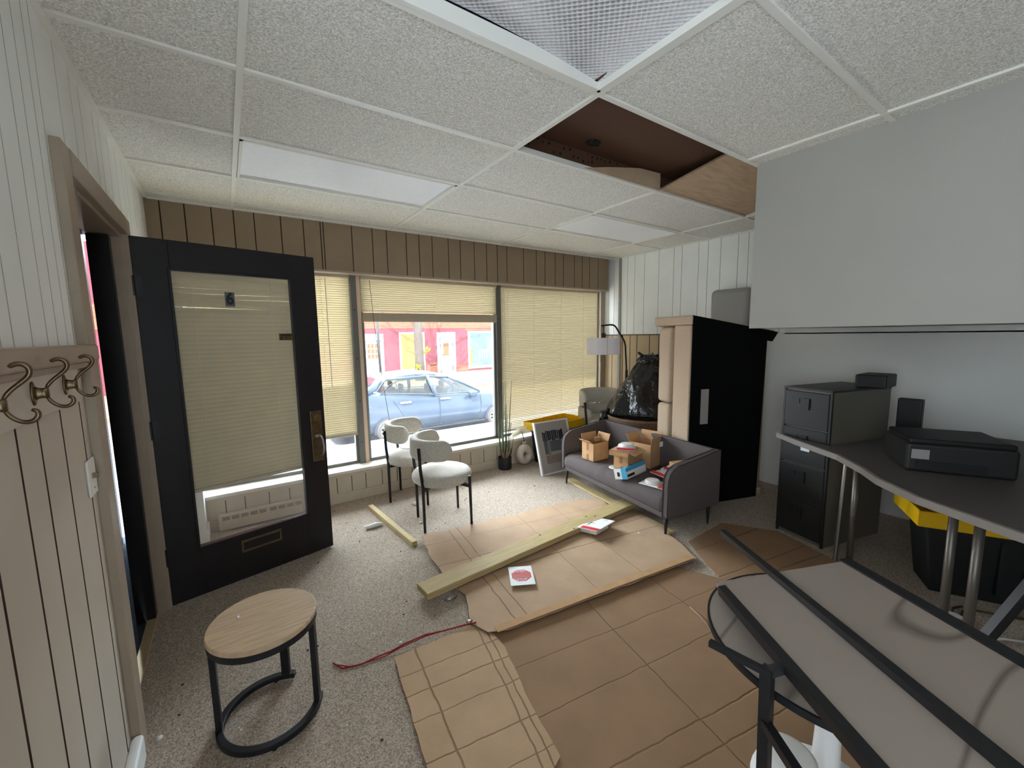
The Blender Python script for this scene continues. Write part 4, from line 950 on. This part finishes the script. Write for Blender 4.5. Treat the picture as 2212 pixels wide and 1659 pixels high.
crumb('crinkled clear plastic scrap beside the short wooden stick', .85, 3.20, 0, .03, name='plastic_scrap', sx=2.6, sy=.7, seed=3)
crumb('white foam crumb between the front legs of the rear chair', 1.287, 3.426, 0, .022, seed=1)
crumb('small white crumb beside the leg of the nearer dining chair', 1.187, 3.044, 0, .012, seed=2)
crumb('white crumb on the carpet beside the red twine', .591, 1.857, 0, .010, seed=4)
crumb('white crumb at the end of the left baseboard', -.325, 1.917, 0, .010, seed=5)
crumb('white crumb at the foot of the door jamb', -.385, 2.88, 0, .012, seed=6)
crumb('white crumb on the carpet in front of the loveseat leg', 2.40, 1.86, .03, .008, seed=7)
crumb('silver foil wrapper at the end of the long board', .945, 2.02, 0, .022, m_steel, 'foil_wrapper', 1.6, .7, 8)
crumb('bright foil scrap under the corner of the torn cardboard', .925, 1.765, .02, .014, m_steel, 'foil_scrap', 1.3, .8, 9)
random.seed(21); mb = MB()
for k in range(260):
    x, y = random.uniform(-.3, 2.6), random.uniform(.9, 3.8); s = random.uniform(.0012, .003); mb.box(x - s, x + s, y - s, y + s, 0, s * 1.4)
tag(mb.build('carpet_litter', m_foam), 'specks of white litter over the carpet', 'litter', kind='stuff')
random.seed(22); mb = MB()
for k in range(120):
    x, y = random.uniform(-.3, 2.6), random.uniform(.9, 3.8); s = random.uniform(.0015, .004); mb.box(x - s, x + s * 1.6, y - s, y + s, 0, s)
tag(mb.build('carpet_dirt', m_stem), 'specks of dark dirt over the carpet', 'dirt', kind='stuff')

# ---- filing cabinet
fw, fd = Vector((-.251, -.968, 0)), Vector((.968, -.251, 0))
t = thing('filing_cabinet', 'grey four-drawer filing cabinet in the dim alcove', 'filing cabinet', (3.35, 1.331, 0), math.atan2(-.251, .968))
# local x = depth (away), local y = towards the window; front face spans y -0.33..0
mb = MB(); mb.box(.012, .62, -.33, 0, 0, 1.095); mb.build('carcass', m_cab_side, t, bevel=.004)
mb = MB(); mb.box(-.004, .62, -.332, .002, 1.085, 1.099); mb.box(-.002, .014, -.332, -.318, 0, 1.09); mb.box(-.002, .014, -.012, .002, 0, 1.09); mb.build('face_frame', m_cab, t)
for k in range(4):
    z0 = .03 + k * .263
    mb = MB(); mb.rbox(-.006, .014, -.316, -.014, z0, z0 + .255, .004, 2); dr = mb.build('drawer', m_cab, t)
    mb = MB(); mb.box(-.016, -.005, -.19, -.15, z0 + .13, z0 + .21); mb.build('handle', m_black_metal, dr)
    mb = MB(); mb.box(-.010, -.005, -.12, -.07, z0 + .17, z0 + .205); mb.build('card_holder', m_black_metal, dr)
mb = MB(); mb.box(-.0085, -.0062, -.21, -.15, .655, .735); lb = mb.build('paper_note', m_white, t); lb['label'] = 'small pale paper note'
mb = MB(); mb.rbox(3.62, 3.86, .83, 1.0, .0, .09, .01); o = tag(mb.build('tray', m_black_plastic), 'black tray on top of the filing cabinet', 'tray'); o.location.z = 1.10; o.location.y -= .0
mb = MB(); mb.rbox(-.03, .03, -.06, .06, 0, .30, .008); tag(mb.build('speaker', m_black_plastic, loc=(3.62, .70, .752)), 'slim black speaker standing between cabinet and printer', 'speaker')

# ---- desk with curved edge, printer, things below
t = thing('desk', 'grey desk with a swept front edge in the alcove', 'desk', (0, 0, 0))
dp = [(3.315, 1.345), (3.18, 1.17), (2.99, .875), (2.80, .705), (2.66, .606), (2.50, .43), (2.34, .12), (2.25, -.25), (2.20, -.9), (4.30, -.9), (4.30, .68), (3.9, .80), (3.24, .97), (3.19, .985)]
dz = lambda x, y: 0
mb = MB(); mb.prism(dp, .724, .75); mb.build('desktop', m_desk, t, bevel=.004)
mb = MB(); ep = [Vector((x, y, .736)) for x, y in dp[:9]]; mb.bar(ep, .02, .034); mb.build('edge_strip', m_desk_edge, t)
mb = MB(); mb.tube([(3.14, .82, .70), (2.50, .22, .70), (2.36, -.4, .70)], .014, 8); mb.build('rail', m_desk_leg, t)
for x, y, dx in ((3.14, .82, .0), (2.52, .24, 0), (2.62, .33, .02), (2.36, -.45, 0)):
    mb = MB(); mb.tube([(x, y, .72), (x + dx, y, .0)], .017, 10); mb.build('leg', m_desk_leg, t, smooth=True)
mb = MB(); mb.tube([(3.30, .92, .70), (3.16, .90, 0)], .012, 8); mb.build('brace', m_desk_leg, t)
t = thing('printer', 'charcoal printer standing on the alcove desk', 'printer', (3.18, .46, .751), R(-62))
mb = MB(); mb.rbox(-.21, .21, -.17, .17, 0, .15, .015, 3); mb.build('body', m_printer, t)
mb = MB(); mb.rbox(-.20, .20, -.165, .165, .146, .175, .01, 2); mb.build('lid', m_black_plastic, t)
mb = MB(); mb.box(-.17, .10, -.176, -.168, .02, .06); mb.build('tray', m_black_plastic, t)
mb = MB(); mb.box(-.19, -.12, -.174, -.169, .07, .12); lb = mb.build('panel', m_grey_plastic, t)
mb = MB(); mb.rbox(-.13, .13, -.1, .1, 0, .13, .05, 3); tag(mb.build('black_case', m_black_plastic, loc=(3.35, .08, .751)), 'black rounded case beside the printer', 'case')
tote('black tote with a yellow lid stored under the alcove desk', (3.45, .30, 0), R(-62))
mb = MB(); mb.rbox(-.03, .03, -.03, .03, 0, .11, .012, 2); tag(mb.build('orange_cap', m_orange, loc=(2.78, .30, 0)), 'orange plastic cap among cables under the desk', 'cap')
mb = MB(); mb.lathe([(.05, 0), (.055, .01), (.05, .02), (0, .022)], 20); o = tag(mb.build('plastic_disc', m_white_plastic, loc=(2.98, .34, .0)), 'pale plastic lid among cables under the desk', 'lid')
random.seed(5)
for k, (x, y, l) in enumerate(((2.70, .62, 'grey cable looping on the floor under the desk'), (2.58, .42, 'pale cable curving beside the orange cap'), (2.82, .50, 'dark yellow cable on the floor under the desk'))):
    mb = MB(); mb.tube([(x + .5 * q / 9 - .05, y - .35 * q / 9 + .06 * math.sin(q * .9 + k), .008 + .004 * (q % 2)) for q in range(10)], .006, 6)
    tag(mb.build('cable', (m_desk_leg, m_white_plastic, m_brass)[k], smooth=True), l, 'cable', 'cables under the desk')
t = thing('tripod_leg', 'dark metal bar leaning beside the desk at the right edge', 'bar', (0, 0, 0))
mb = MB(); mb.bar([(2.05, .30, .0), (2.30, .06, .66)], .03, .03); mb.build('bar', m_black_metal, t)
mb = MB(); mb.lathe([(.02, 0), (.02, .02)], 10, (2.05, .30, 0)); mb.build('foot', m_black_plastic, t)

# ---- round pedestal table and the framed stone table on the right
t = thing('pedestal_table', 'round stone-topped table with black rim and white pedestal', 'table', (1.446, .393, 0))
mb = MB(); mb.lathe([(0, .555), (.335, .555), (.345, .560), (.345, .570), (0, .5705)], 64); mb.build('tabletop', m_stone, t)
mb = MB(); mb.bar(arc(0, 0, .3475, 0, 2 * math.pi * 63 / 64, 63, .561), .007, .02, closed=True); mb.build('rim', m_black_metal, t)
mb = MB(); mb.lathe([(.20, 0), (.20, .012), (.08, .04), (.038, .12), (.032, .30), (.042, .45), (.10, .545), (.10, .555)], 40); mb.build('pedestal', m_white, t, smooth=True)
dv = Vector((.644, .765, -.139)); wv = Vector((.5172, -.2097, 0)); O_ = Vector((1.374, .725, .612))
t = thing('stone_table', 'tilted black framed table with a pale stone top', 'table', O_)
dn = dv.normalized(); wl = wv.length; wn = wv.normalized(); up_ = wn.cross(dn).normalized()
if up_.z < 0: up_ = -up_
mt = frame_mat((0, 0, 0), wn, -dn, up_)
LL = .98
mb = MB(); mb.box(.0, wl, 0, LL, -.016, 0, mt); mb.build('tabletop', m_stone, t)
for x0, x1, nme in ((-.012, .018, 'rail'), (wl - .004, wl + .04, 'rail')):
    mb = MB(); mb.box(x0, x1, .04 if x0 < 0 else -.01, LL, -.022, .006, mt); mb.build(nme, m_black_metal, t)
lg = Vector((1.06, .42, .655)) - O_
mb = MB(); mb.bar([lg, lg + Vector((.005, -.012, -.655))], .026, .026, (1, 0, 0)); mb.build('leg', m_black_metal, t)
rl = mt @ Vector((0, .44, -.01))
mb = MB(); mb.bar([lg + Vector((0, 0, -.012)), rl], .02, .02); mb.bar([lg + Vector((0, 0, -.15)), lg + Vector((0, 0, -.15)) - dn * .55], .022, .022); mb.bar([lg + Vector((0, 0, -.012)), lg + Vector((-.02, .14, -.012))], .016, .016); mb.build('cross_bar', m_black_metal, t)
t = thing('metal_bar', 'long black metal bar lying along the stone table', 'bar', O_ )
mb = MB(); mb.box(.212, .240, -.42, LL, .001, .022, mt); mb.build('bar', m_black_metal, t)
t = thing('plastic_stool', 'white round stool beneath the framed stone table', 'stool', (1.285, .44, 0))
mb = MB(); mb.lathe([(.06, .215), (.075, .225), (.075, .24), (.06, .248), (0, .25)], 32); mb.build('seat', m_white_plastic, t, smooth=True)
for k in range(3):
    a = k * 2.1 + .4; mb = MB(); mb.tube([(.08 * math.cos(a), .08 * math.sin(a), .014), (.045 * math.cos(a), .045 * math.sin(a), .22)], .014, 8); mb.build('leg', m_white_plastic, t, smooth=True)
t = thing('wire_offcut', 'thin curved strip lying on the big cardboard sheet', 'strip', (0, 0, 0))
mb = MB(); mb.tube([(1.954, 1.171, .022), (1.93, 1.10, .024), (1.90, 1.04, .022), (1.855, .985, .02)], [.003, .005, .004, .002], 6); mb.build('strip', m_bract, t, smooth=True)
crumb('pinkish plastic scrap near the stone table corner', 2.05, 1.0, .02, .016, m_bract, 'plastic_scrap', 1.4, .9, 10)

# ================================================================== STREET OUTSIDE
ZS, ZK = -.74, -.58
mb = MB(); mb.box(-14, 26, 4.2, 8.1, ZK - .3, ZK); struct(mb.build('sidewalk', m_concrete), 'pale concrete sidewalk outside the window', 'sidewalk')
mb = MB()
for x in (-1.5, .3, 2.1, 3.9, 5.7): mb.box(x - .008, x + .008, 4.2, 8.1, ZK - .01, ZK + .0008)
mb.box(-14, 26, 6.2, 6.216, ZK - .01, ZK + .0008); struct(mb.build('sidewalk_joints', m_asphalt), 'joints in the sidewalk', 'sidewalk')
mb = MB(); mb.box(-14, 26, 8.1, 8.28, ZS - .2, ZK + .01); struct(mb.build('curb', m_white), 'bright painted curb beside the car', 'curb')
mb = MB(); mb.box(-14, 26, 8.28, 15.5, ZS - .2, ZS); struct(mb.build('street', m_asphalt), 'street behind the car', 'street')
mb = MB(); mb.box(-14, 30, 15.5, 22.2, ZS - .2, ZK - .04); struct(mb.build('sidewalk_far', m_leafy), 'leaf strewn sidewalk across the street', 'sidewalk')
YF = 22
bd = thing('shop_building', 'rose painted brick shop building across the street', 'building', (0, YF, ZK - .04))
G = ZK - .04
mb = MB(); mb.box(-6, 24, 0, 3, 0, 1.94 - G); mb.build('painted_wall', m_brick_pink, bd)
mb = MB(); mb.box(-6, 24, -.02, 3, 1.93 - G, 2.9 - G); mb.build('brick_band', m_brick_orange, bd)
mb = MB(); mb.box(-6, 24, .0, 3, 2.9 - G, 5.2 - G); mb.build('upper_wall', m_brick_pink, bd)
mb = MB()
for x0, x1, z0, z1 in ((7.2, 7.7, 0, .22), (9.3, 10.0, 0, .5), (9.5, 9.9, .45, .62), (11.2, 12.0, .05, .38), (14, 14.4, .1, .4)): mb.box(x0, x1, -.006, .01, z0, z1)
mb.build('bare_patch', m_brick_orange, bd)
def shopdoor(x0, x1, ztop, dx0, dx1, dtop, panes, label, amber):
    d = MB(); d.box(x0, x1, -.05, .0, 0, ztop - G); s_ = d.build('door_surround', m_shopwhite, bd); s_['label'] = label
    d = MB(); d.box(dx0, dx1, -.075, -.04, .05, dtop - G); dd = d.build('door', m_shopwhite, bd)
    d = MB(); d.box(dx0 - .08, dx0 - .05, -.09, -.04, 0, dtop - G + .08); d.box(dx1 + .05, dx1 + .08, -.09, -.04, 0, dtop - G + .08); d.box(dx0 - .08, dx1 + .08, -.09, -.04, dtop - G + .05, dtop - G + .09); d.box((x0 + x1) / 2 - .05, (x0 + x1) / 2 + .05, -.08, -.04, dtop - G + .12, ztop - G - .02); d.build('moulding', m_shopgrey, s_)
    nx, nz, px0, px1, pz0, pz1 = panes
    for i in range(nx):
        for j in range(nz):
            w_, h_ = (px1 - px0) / nx, (pz1 - pz0) / nz; d = MB(); d.box(px0 + i * w_ + .025, px0 + (i + 1) * w_ - .025, -.082, -.07, pz0 - G + j * h_ + .025, pz0 - G + (j + 1) * h_ - .025); d.build('pane', m_amber, dd)
    return dd
d1 = shopdoor(5.72, 6.90, 1.66, 5.90, 6.69, 1.23, (3, 3, 6.01, 6.59, .36, 1.17), 'white painted surround of the nine-pane door', True)
mb = MB(); mb.bar([(5.98, -.08, .12), (6.6, -.08, .78)], .03, .012, (0, 1, 0)); mb.bar([(6.6, -.08, .12), (5.98, -.08, .78)], .03, .012, (0, 1, 0)); mb.build('cross_brace', m_shopgrey, d1)
d2 = shopdoor(9.97, 11.14, 1.71, 10.22, 10.87, 1.33, (1, 1, 10.31, 10.71, .33, 1.13), 'white painted surround of the single-pane door', True)
mb = MB(); mb.lathe([(.03, 0), (.03, .05)], 8, mat=frame_mat((10.29, -.075, 1.05), (1, 0, 0), (0, 0, 1), (0, -1, 0))); mb.build('knob', m_black_metal, d2)
def shopwin(x0, x1, z0, z1, gx0, gx1, gz0, gz1, mat, name):
    d = MB(); d.box(x0, x1, -.06, 0, z0 - G, z1 - G); f_ = d.build('window_frame', m_shopwhite, bd); d = MB(); d.box(gx0, gx1, -.066, -.05, gz0 - G, gz1 - G); d.build(name, mat, f_); return f_
shopwin(7.76, 9.22, -.50, 1.73, 7.86, 9.12, -.28, 1.64, m_osb, 'boarded_panel')
wf = shopwin(11.98, 13.80, -.49, 1.77, 12.09, 13.67, -.30, 1.67, m_shopglass, 'shop_glass')
mb = MB(); mb.box(12.10, 12.24, -.07, -.066, -.28 - G, .72 - G); mb.build('yellow_poster', m_osb, wf)
mb = MB()
for x, h in ((12.72, .0), (12.9, .08), (13.08, .02), (13.24, .06)):
    z = .05 - G + h; mb.tube([(x, -.072, z - .1), (x + .03, -.072, z + .2), (x - .02, -.072, z + .45), (x + .05, -.072, z + .6)], [.02, .03, .045, .02], 6); mb.tube([(x - .08, -.072, z + .5), (x + .1, -.072, z + .38)], .018, 6)
mb.build('reflection_strokes', m_shopwhite, wf)  # white strokes put on the glass to stand for a reflection
mb = MB(); mb.box(11.85, 13.95, -.03, 0, 1.79 - G, 1.9 - G); mb.build('lintel', m_brick_orange, bd)

# tree across the street, with branches that shade the shop front
t = thing('street_tree', 'bare grey tree trunk in front of the boarded window', 'tree', (7.68, 19, G))
mb = MB(); mb.tube([(0, 0, 0), (.0, 0, 1.0), (-.03, .02, 2.2), (.02, 0, 3.4), (.1, .1, 4.6)], [.25, .215, .20, .18, .12], 14); mb.build('trunk', m_bark, t, smooth=True)
random.seed(31)
def branch(mb, p, d, l, r, k):
    q = p + d * l * .5 + Vector((random.uniform(-.1, .1), random.uniform(-.1, .1), random.uniform(0, .1))) * l; e = q + (d + Vector((random.uniform(-.4, .4), random.uniform(-.3, .3), random.uniform(-.1, .4)))).normalized() * l * .5
    mb.tube([p, q, e], [r, r * .8, r * .55], 5)
    if k:
        for _ in range(3): branch(mb, p.lerp(e, random.uniform(.4, 1)), (d + Vector((random.uniform(-.8, .8), random.uniform(-.5, .5), random.uniform(-.3, .7)))).normalized(), l * .65, r * .55, k - 1)
mb = MB()
for a in range(9):
    d = Vector((math.cos(a * .7) * 1.0, math.sin(a * 1.3) * .5, .55)).normalized(); branch(mb, Vector((0, 0, 2.9 + .22 * a)), d, 2.4, .07, 3)
mb.build('branches', m_bark, t, smooth=True)
random.seed(8)
for x, z in ((.27, 1.40), (.33, 1.52), (.22, 1.36), (-.2, .65), (-.16, .72), (.30, .25), (.24, .32)):
    mb = MB(); s = .10
    for q in range(5):
        o = Vector((x + random.uniform(-.1, .1), -.25 + random.uniform(-.05, .05), z + random.uniform(-.08, .08))); a = Vector((random.uniform(-1, 1), random.uniform(-.3, .3), random.uniform(-1, 1))).normalized() * s; b2 = a.cross(Vector((0, 1, .3))).normalized() * s * .5
        mb.quad(o - a, o + b2, o + a, o - b2)
    mb.build('leaf_cluster', m_leaf, t)
mb = MB(); mb.tube([(3.655, 12.0, ZS), (3.60, 12.0, 3.4)], .035, 10); tag(mb.build('sign_pole', m_pole, smooth=True), 'thin grey pole in the street behind the parked car', 'pole')

# parked car: local x forward, y from near side (0) to far side, z up from street
car = thing('car', 'pale blue sedan parked at the curb outside', 'car', (0, 8.62, ZS)); CW = 1.72
def sect(x, zb, zt, inset, zs=None):
    "one cross-section ring of the lower body"
    zs = zs or (zb + zt) / 2; w0 = inset
    pts = [(w0 + .10, zb), (w0 + .02, zb + .06), (w0 + .0, zs), (w0 + .03, zt - .09), (w0 + .10, zt - .015), (w0 + .22, zt)]
    near = [Vector((x, y, z)) for y, z in pts]; far = [Vector((x, CW - y, z)) for y, z in reversed(pts)]
    return near + far
Zp = lambda z: z - ZS
st = [(1.55, .30, .62, .35), (1.60, .22, .85, .20), (1.75, .20, .98, .10), (2.10, .19, Zp(.345), .03), (2.45, .19, Zp(.335), .01), (2.8, .19, Zp(.30), 0), (3.3, .19, Zp(.225), 0), (3.8, .19, Zp(.185), 0), (4.4, .18, Zp(.155), 0), (4.9, .18, Zp(.14), 0), (5.3, .18, Zp(.12), 0), (5.6, .19, Zp(.08), .01), (5.85, .20, Zp(.03), .05), (6.02, .24, Zp(-.06), .14), (6.08, .30, Zp(-.2), .28)]
mb = MB(); mb.rings([sect(*q) for q in st]); body = mb.build('body', m_car, car, smooth=True)
# greenhouse: roof shell and pillars
roof = [(2.62, .345, .30), (2.80, .60, .27), (3.05, .655, .24), (3.46, .685, .23), (3.9, .66, .23), (4.24, .585, .25), (4.62, .42, .22), (5.08, .15, .16)]
mb = MB(); mb.rings([[Vector((x, y, Zp(z) - d)) for y, d in ((ins, .05), (ins + .05, .012), (CW / 2, -.02), (CW - ins - .05, .012), (CW - ins, .05), (CW / 2, .03))] for x, z, ins in roof[:6]]); mb.build('roof', m_car, car, smooth=True)
def pill(p, name='pillar', r=.028, mat=None):
    for s in (0, 1):
        mb = MB(); mb.tube([(x, (y if s == 0 else CW - y), Zp(z)) for x, y, z in p], r, 8); mb.build(name, mat or m_car, car, smooth=True)
pill([(4.26, .25, .54), (4.62, .20, .38), (5.06, .12, .14)], r=.03)
pill([(3.74, .235, .60), (3.80, .12, .36), (3.84, .05, .18)], r=.045)
pill([(2.66, .30, .56), (2.50, .18, .42), (2.30, .10, .34)], r=.08)
pill([(2.80, .26, .575), (3.1, .245, .585), (3.7, .24, .60), (4.26, .25, .535)], r=.03)
for s in (0, 1):
    Y = lambda y: y if s == 0 else CW - y
    mb = MB(); mb.quad((2.64, Y(.09), Zp(.29)), (3.76, Y(.03), Zp(.18)), (3.68, Y(.225), Zp(.56)), (3.06, Y(.25), Zp(.56))); mb.build('window', m_car_glass, car)
    mb = MB(); mb.quad((3.86, Y(.03), Zp(.18)), (4.98, Y(.07), Zp(.15)), (4.34, Y(.23), Zp(.48)), (3.80, Y(.225), Zp(.56))); mb.build('window', m_car_glass, car)
    mb = MB(); mb.tube([(2.60, Y(.08), Zp(.31)), (3.82, Y(.02), Zp(.185)), (5.02, Y(.06), Zp(.145))], .014, 6); mb.tube([(3.02, Y(.10), Zp(.26)), (3.0, Y(.25), Zp(.52))], .012, 6); mb.tube([(2.64, Y(.095), Zp(.30)), (2.82, Y(.2), Zp(.44)), (3.06, Y(.242), Zp(.535)), (3.72, Y(.222), Zp(.57))], .012, 6); mb.build('window_trim', m_dark_trim, car, smooth=True)
mb = MB(); mb.quad((4.28, .27, Zp(.56)), (4.28, CW - .27, Zp(.56)), (5.10, CW - .16, Zp(.14)), (5.10, .16, Zp(.14))); mb.build('windshield', m_car_glass, car)
mb = MB(); mb.quad((2.62, .3, Zp(.60)), (2.62, CW - .3, Zp(.60)), (2.15, CW - .2, Zp(.345)), (2.15, .2, Zp(.345))); mb.build('rear_window', m_car_glass, car)
mb = MB()
for x in (3.15, 4.15):
    for y in (.30, 1.05): mb.rbox(x, x + .14, y, y + .42, Zp(-.2), Zp(.30), .05, 2); mb.rbox(x + .02, x + .10, y + .1, y + .32, Zp(.30), Zp(.44), .04, 2)
mb.tube([Vector((4.62, .55 + .17 * math.cos(a), Zp(.20) + .13 * math.sin(a))) for a in [k * .45 for k in range(14)]], .016, 6, closed=True); mb.rbox(4.75, 5.1, .2, 1.5, Zp(-.1), Zp(.16), .05, 2)
mb.build('cabin', m_cabin, car)
for x in (2.72, 5.43):
    zc = .245; rr = .245
    mb = MB(); pts = [Vector((x + (rr + .05) * math.cos(a), -.006, zc + (rr + .045) * math.sin(a))) for a in [math.pi * k / 24 for k in range(25)]]
    mb.prism([(p.x, p.z) for p in pts] + [(x - rr - .05, .19), (x + rr + .05, .19)], -.20, .012, frame_mat((0, 0, 0), (1, 0, 0), (0, 0, 1), (0, -1, 0))); mb.build('wheel_arch', m_dark_trim, car)
    wl_ = frame_mat((x, -.02, zc), (1, 0, 0), (0, 0, 1), (0, -1, 0))
    mb = MB(); mb.lathe([(.165, 0), (.175, .012), (.215, .015), (.24, 0), (rr, -.03), (rr, -.16), (.16, -.17)], 40, mat=wl_); wh = mb.build('wheel', m_tyre, car, smooth=False)
    mb = MB(); mb.lathe([(0, -.05), (.155, -.05), (.165, -.03)], 32, mat=wl_); mb.build('rim_well', m_dark_trim, wh)
    mb = MB()
    for k in range(10):
        a = 2 * math.pi * k / 10; mb.box(.02, .168, -.014, .014, -.02, .004, wl_ @ Matrix.Rotation(a, 4, 'Z'))
    mb.lathe([(.155, .0), (.172, .008), (.172, -.02), (.155, -.02)], 32, mat=wl_); mb.lathe([(.035, -.02), (.035, .008), (0, .01)], 14, mat=wl_); mb.build('rim', m_alloy, wh)
for x0 in (3.0, 3.94):
    mb = MB(); mb.rbox(x0, x0 + .25, -.035, -.012, Zp(.055), Zp(.095), .012, 2); mb.build('door_handle', m_alloy, car, smooth=True)
mb = MB()
for pts in ([(2.86, .14), (3.0, -.1), (3.14, -.32), (3.20, -.48)], [(3.92, .15), (3.94, -.1), (3.93, -.5)], [(4.99, .10), (5.03, -.1), (5.01, -.3), (4.95, -.5)], [(3.2, -.5), (3.9, -.51), (4.93, -.53)]):
    mb.tube([(x, .001, Zp(z)) for x, z in pts], .007, 5)
mb.build('door_seams', m_dark_trim, car)
mb = MB(); mb.rbox(4.66, 4.86, -.16, .0, Zp(.06), Zp(.20), .05, 3); mb.build('side_mirror', m_car, car, smooth=True)
mb = MB(); mb.rbox(1.70, 2.30, .005, .12, Zp(.06), Zp(.16), .03, 2); mb.build('tail_lamp', m_tail, car)
mb = MB(); mb.box(2.95, 5.1, -.012, .05, .165, .20); mb.build('sill_trim', m_dark_trim, car)
